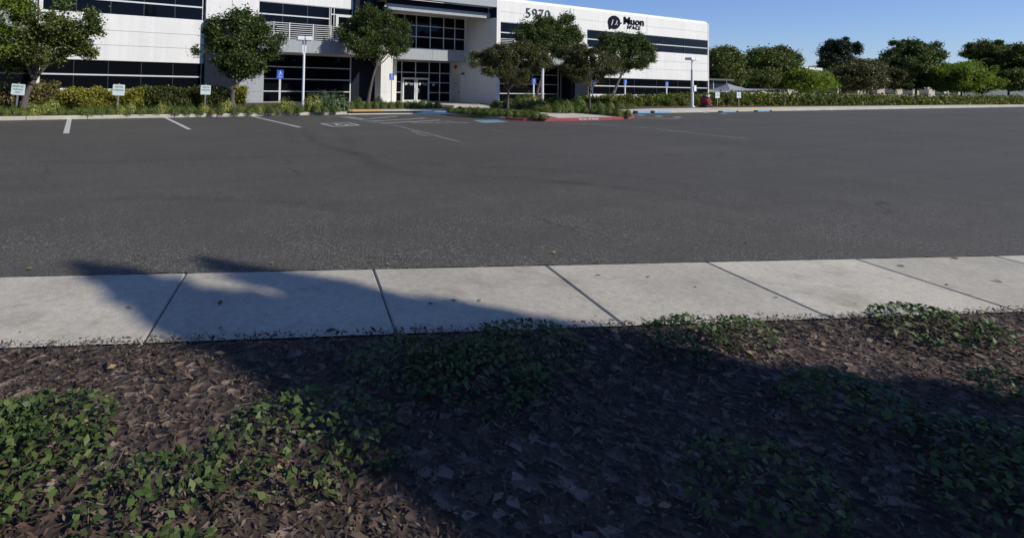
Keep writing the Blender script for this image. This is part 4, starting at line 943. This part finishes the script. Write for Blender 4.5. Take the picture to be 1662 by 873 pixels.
# conifers behind the camera: mirrored in the windows, one throws the shadow in the foreground
def conifer_parts(h, seed):
    r_ = np.random.default_rng(seed); P = []
    for z in np.arange(.12, 1, .025):
        rr = (1 - z) ** .8 * .19 * h; n = int(60 + 520 * (1 - z)); a = r_.uniform(0, 6.28, n); br = 1 + .35 * np.sin(a * 5 + z * 40)
        q = r_.uniform(.1, 1, n) ** .6 * rr * br; P.append(np.stack([np.cos(a) * q, np.sin(a) * q, z * h - q * .25 + r_.normal(0, .12, n)], 1))
    return np.concatenate(P)
C0 = empty('conifer_tree', (7.35, -7.9, 0), 'nearest tall dark conifer behind the viewpoint', 'tree', 'conifers behind the viewpoint')
leaf_mesh('crown', conifer_parts(11.1, 2), .38, .22, M['conifer'], 2, C0, up=.1)
MB().tube([(0, 0, 0), (0, 0, 10.5)], [.26, .03], 8).build('trunk', M['bark'], C0)
c = copy_tree(C0); c.location = (8.32, -8.2, 0); c.rotation_euler = (0, 0, 2.1); c.scale = (.9, .9, 1.0); c['label'] = 'second tall conifer standing close beside the nearest one behind the viewpoint'
cpos = [(-34, -24), (-24, -30), (-15, -22), (-8, -28), (2, -31), (18, -24), (28, -30), (40, -26), (56, -24), (66, -30), (80, -24), (96, -30), (110, -24), (124, -30), (138, -25), (150, -31), (166, -26), (182, -30), (200, -26), (225, -30)]
for i, (x, y) in enumerate(cpos):
    c = copy_tree(C0); c.location = (x, y, 0); c['label'] = 'one of the dark conifers in the long row far behind the viewpoint'; c['group'] = 'conifer row far behind the viewpoint'; s = random.uniform(.8, 1.2); c.scale = (s * 1.1, s * 1.1, s); c.rotation_euler = (0, 0, random.uniform(0, 6))
bk = hedge('added dark evergreen screen, unseen behind the viewpoint, mirrored in the windows', 'conifers behind the viewpoint', -60, 330, -38, -34, 5.6, M['conifer'], 15, 30000, L=.9, W=.7, lump=2.5)  # unseen screen, added and sized to keep the window reflections dark

# hills beyond
hb = MB(); r_ = random.Random(4); NX = 60; rows = []
for j, (yy, hz) in enumerate(((900, 0), (1100, .55), (1300, 1.0), (1500, .6), (1700, 0))):
    row = []
    for i in range(NX + 1):
        x = -400 + i * 95; prof = 150 + 60 * math.sin(x * .0016 + .8) + 18 * math.sin(x * .006) + 7 * math.sin(x * .021)
        row.append((x, yy + 60 * math.sin(x * .003), -.5 + hz * max(20, prof) * (1 + .04 * r_.uniform(-1, 1))))
    rows.append(row)
for j in range(4):
    for i in range(NX): hb.poly([rows[j][i], rows[j][i + 1], rows[j + 1][i + 1], rows[j + 1][i]])
tag(hb.build('hills', M['hillmat'], fix=False, smooth=True), kind='structure')

# near bed: bark chips, creeping ground cover, dropped leaves
o = tag(NEAR_BED.build('near_planting_bed', M['mulch'], fix=False, smooth=True), kind='structure')
r_ = np.random.default_rng(77)
def bedpts(n, a0, a1, n0, n1, z):
    t = r_.uniform(a0, a1, n); q = r_.uniform(n0, n1, n); return np.stack([E0[0] + ED[0] * t + EN[0] * q, E0[1] + ED[1] * t + EN[1] * q, np.full(n, z)], 1)
def islands(name, cols, rough=.9):
    m, nt, N, L, P = newmat(name); g = N.new('ShaderNodeNewGeometry'); k = len(cols) - 1
    L.new(ramp(nt, g.outputs['Random Per Island'], [(i / k, c) for i, c in enumerate(cols)]), P.inputs['Base Color']); P.inputs['Roughness'].default_value = rough; return m
M['chips'] = islands('bark_chips', [(.018, .012, .008), (.035, .023, .014), (.06, .04, .025), (.10, .07, .042), (.17, .13, .085)])
ch = bedpts(95000, -5.5, 8.5, WK - .02, 4.2, .03); ch[:, 2] += r_.uniform(-.012, .022, len(ch))
tag(leaf_mesh('bark_chips', ch, .026, .010, M['chips'], 9, up=1.3), kind='stuff')
tw = bedpts(1500, -5, 8.5, WK + .02, 4, .05); tag(leaf_mesh('twigs', tw, .11, .006, M['chips'], 31, up=3), kind='stuff')
big = bedpts(2600, -5, 8.5, WK, 4, .045); tag(leaf_mesh('large_chips', big, .06, .022, M['chips'], 33, up=2.5), kind='stuff')
strays = np.concatenate([bedpts(260, -5, 8, WK - .12, WK + .1, .013), bedpts(60, -5, 8, WK - .5, WK, .013)]); tag(leaf_mesh('stray_chips', strays, .018, .008, M['chips'], 12, up=9), kind='stuff')
cc = bedpts(90, -5, 8.5, WK + .25, 4.0, .04); pc = []
for c_ in cc:
    R0 = r_.uniform(.10, .38); k = int(5200 * R0 * R0 + 40); a = r_.uniform(0, 6.28, k); q = R0 * np.sqrt(r_.random(k))
    pc.append(np.stack([c_[0] + np.cos(a) * q * 1.2, c_[1] + np.sin(a) * q, .05 + .09 * (1 - (q / R0) ** 2) + r_.uniform(-.02, .03, k)], 1))
tag(leaf_mesh('ground_cover', np.concatenate(pc), .036, .022, M['cover'], 10, up=1.0), kind='stuff')
lv = np.concatenate([bedpts(46, -4, 9, -.5, WK, .014), bedpts(150, -4.5, 8.5, WK, 4, .05)])
M['litter'] = islands('dead_leaves', [(.10, .06, .03), (.20, .13, .06), (.30, .19, .08), (.16, .17, .06)])
tag(leaf_mesh('fallen_leaves', lv, .055, .03, M['litter'], 5, up=2.5), kind='stuff')
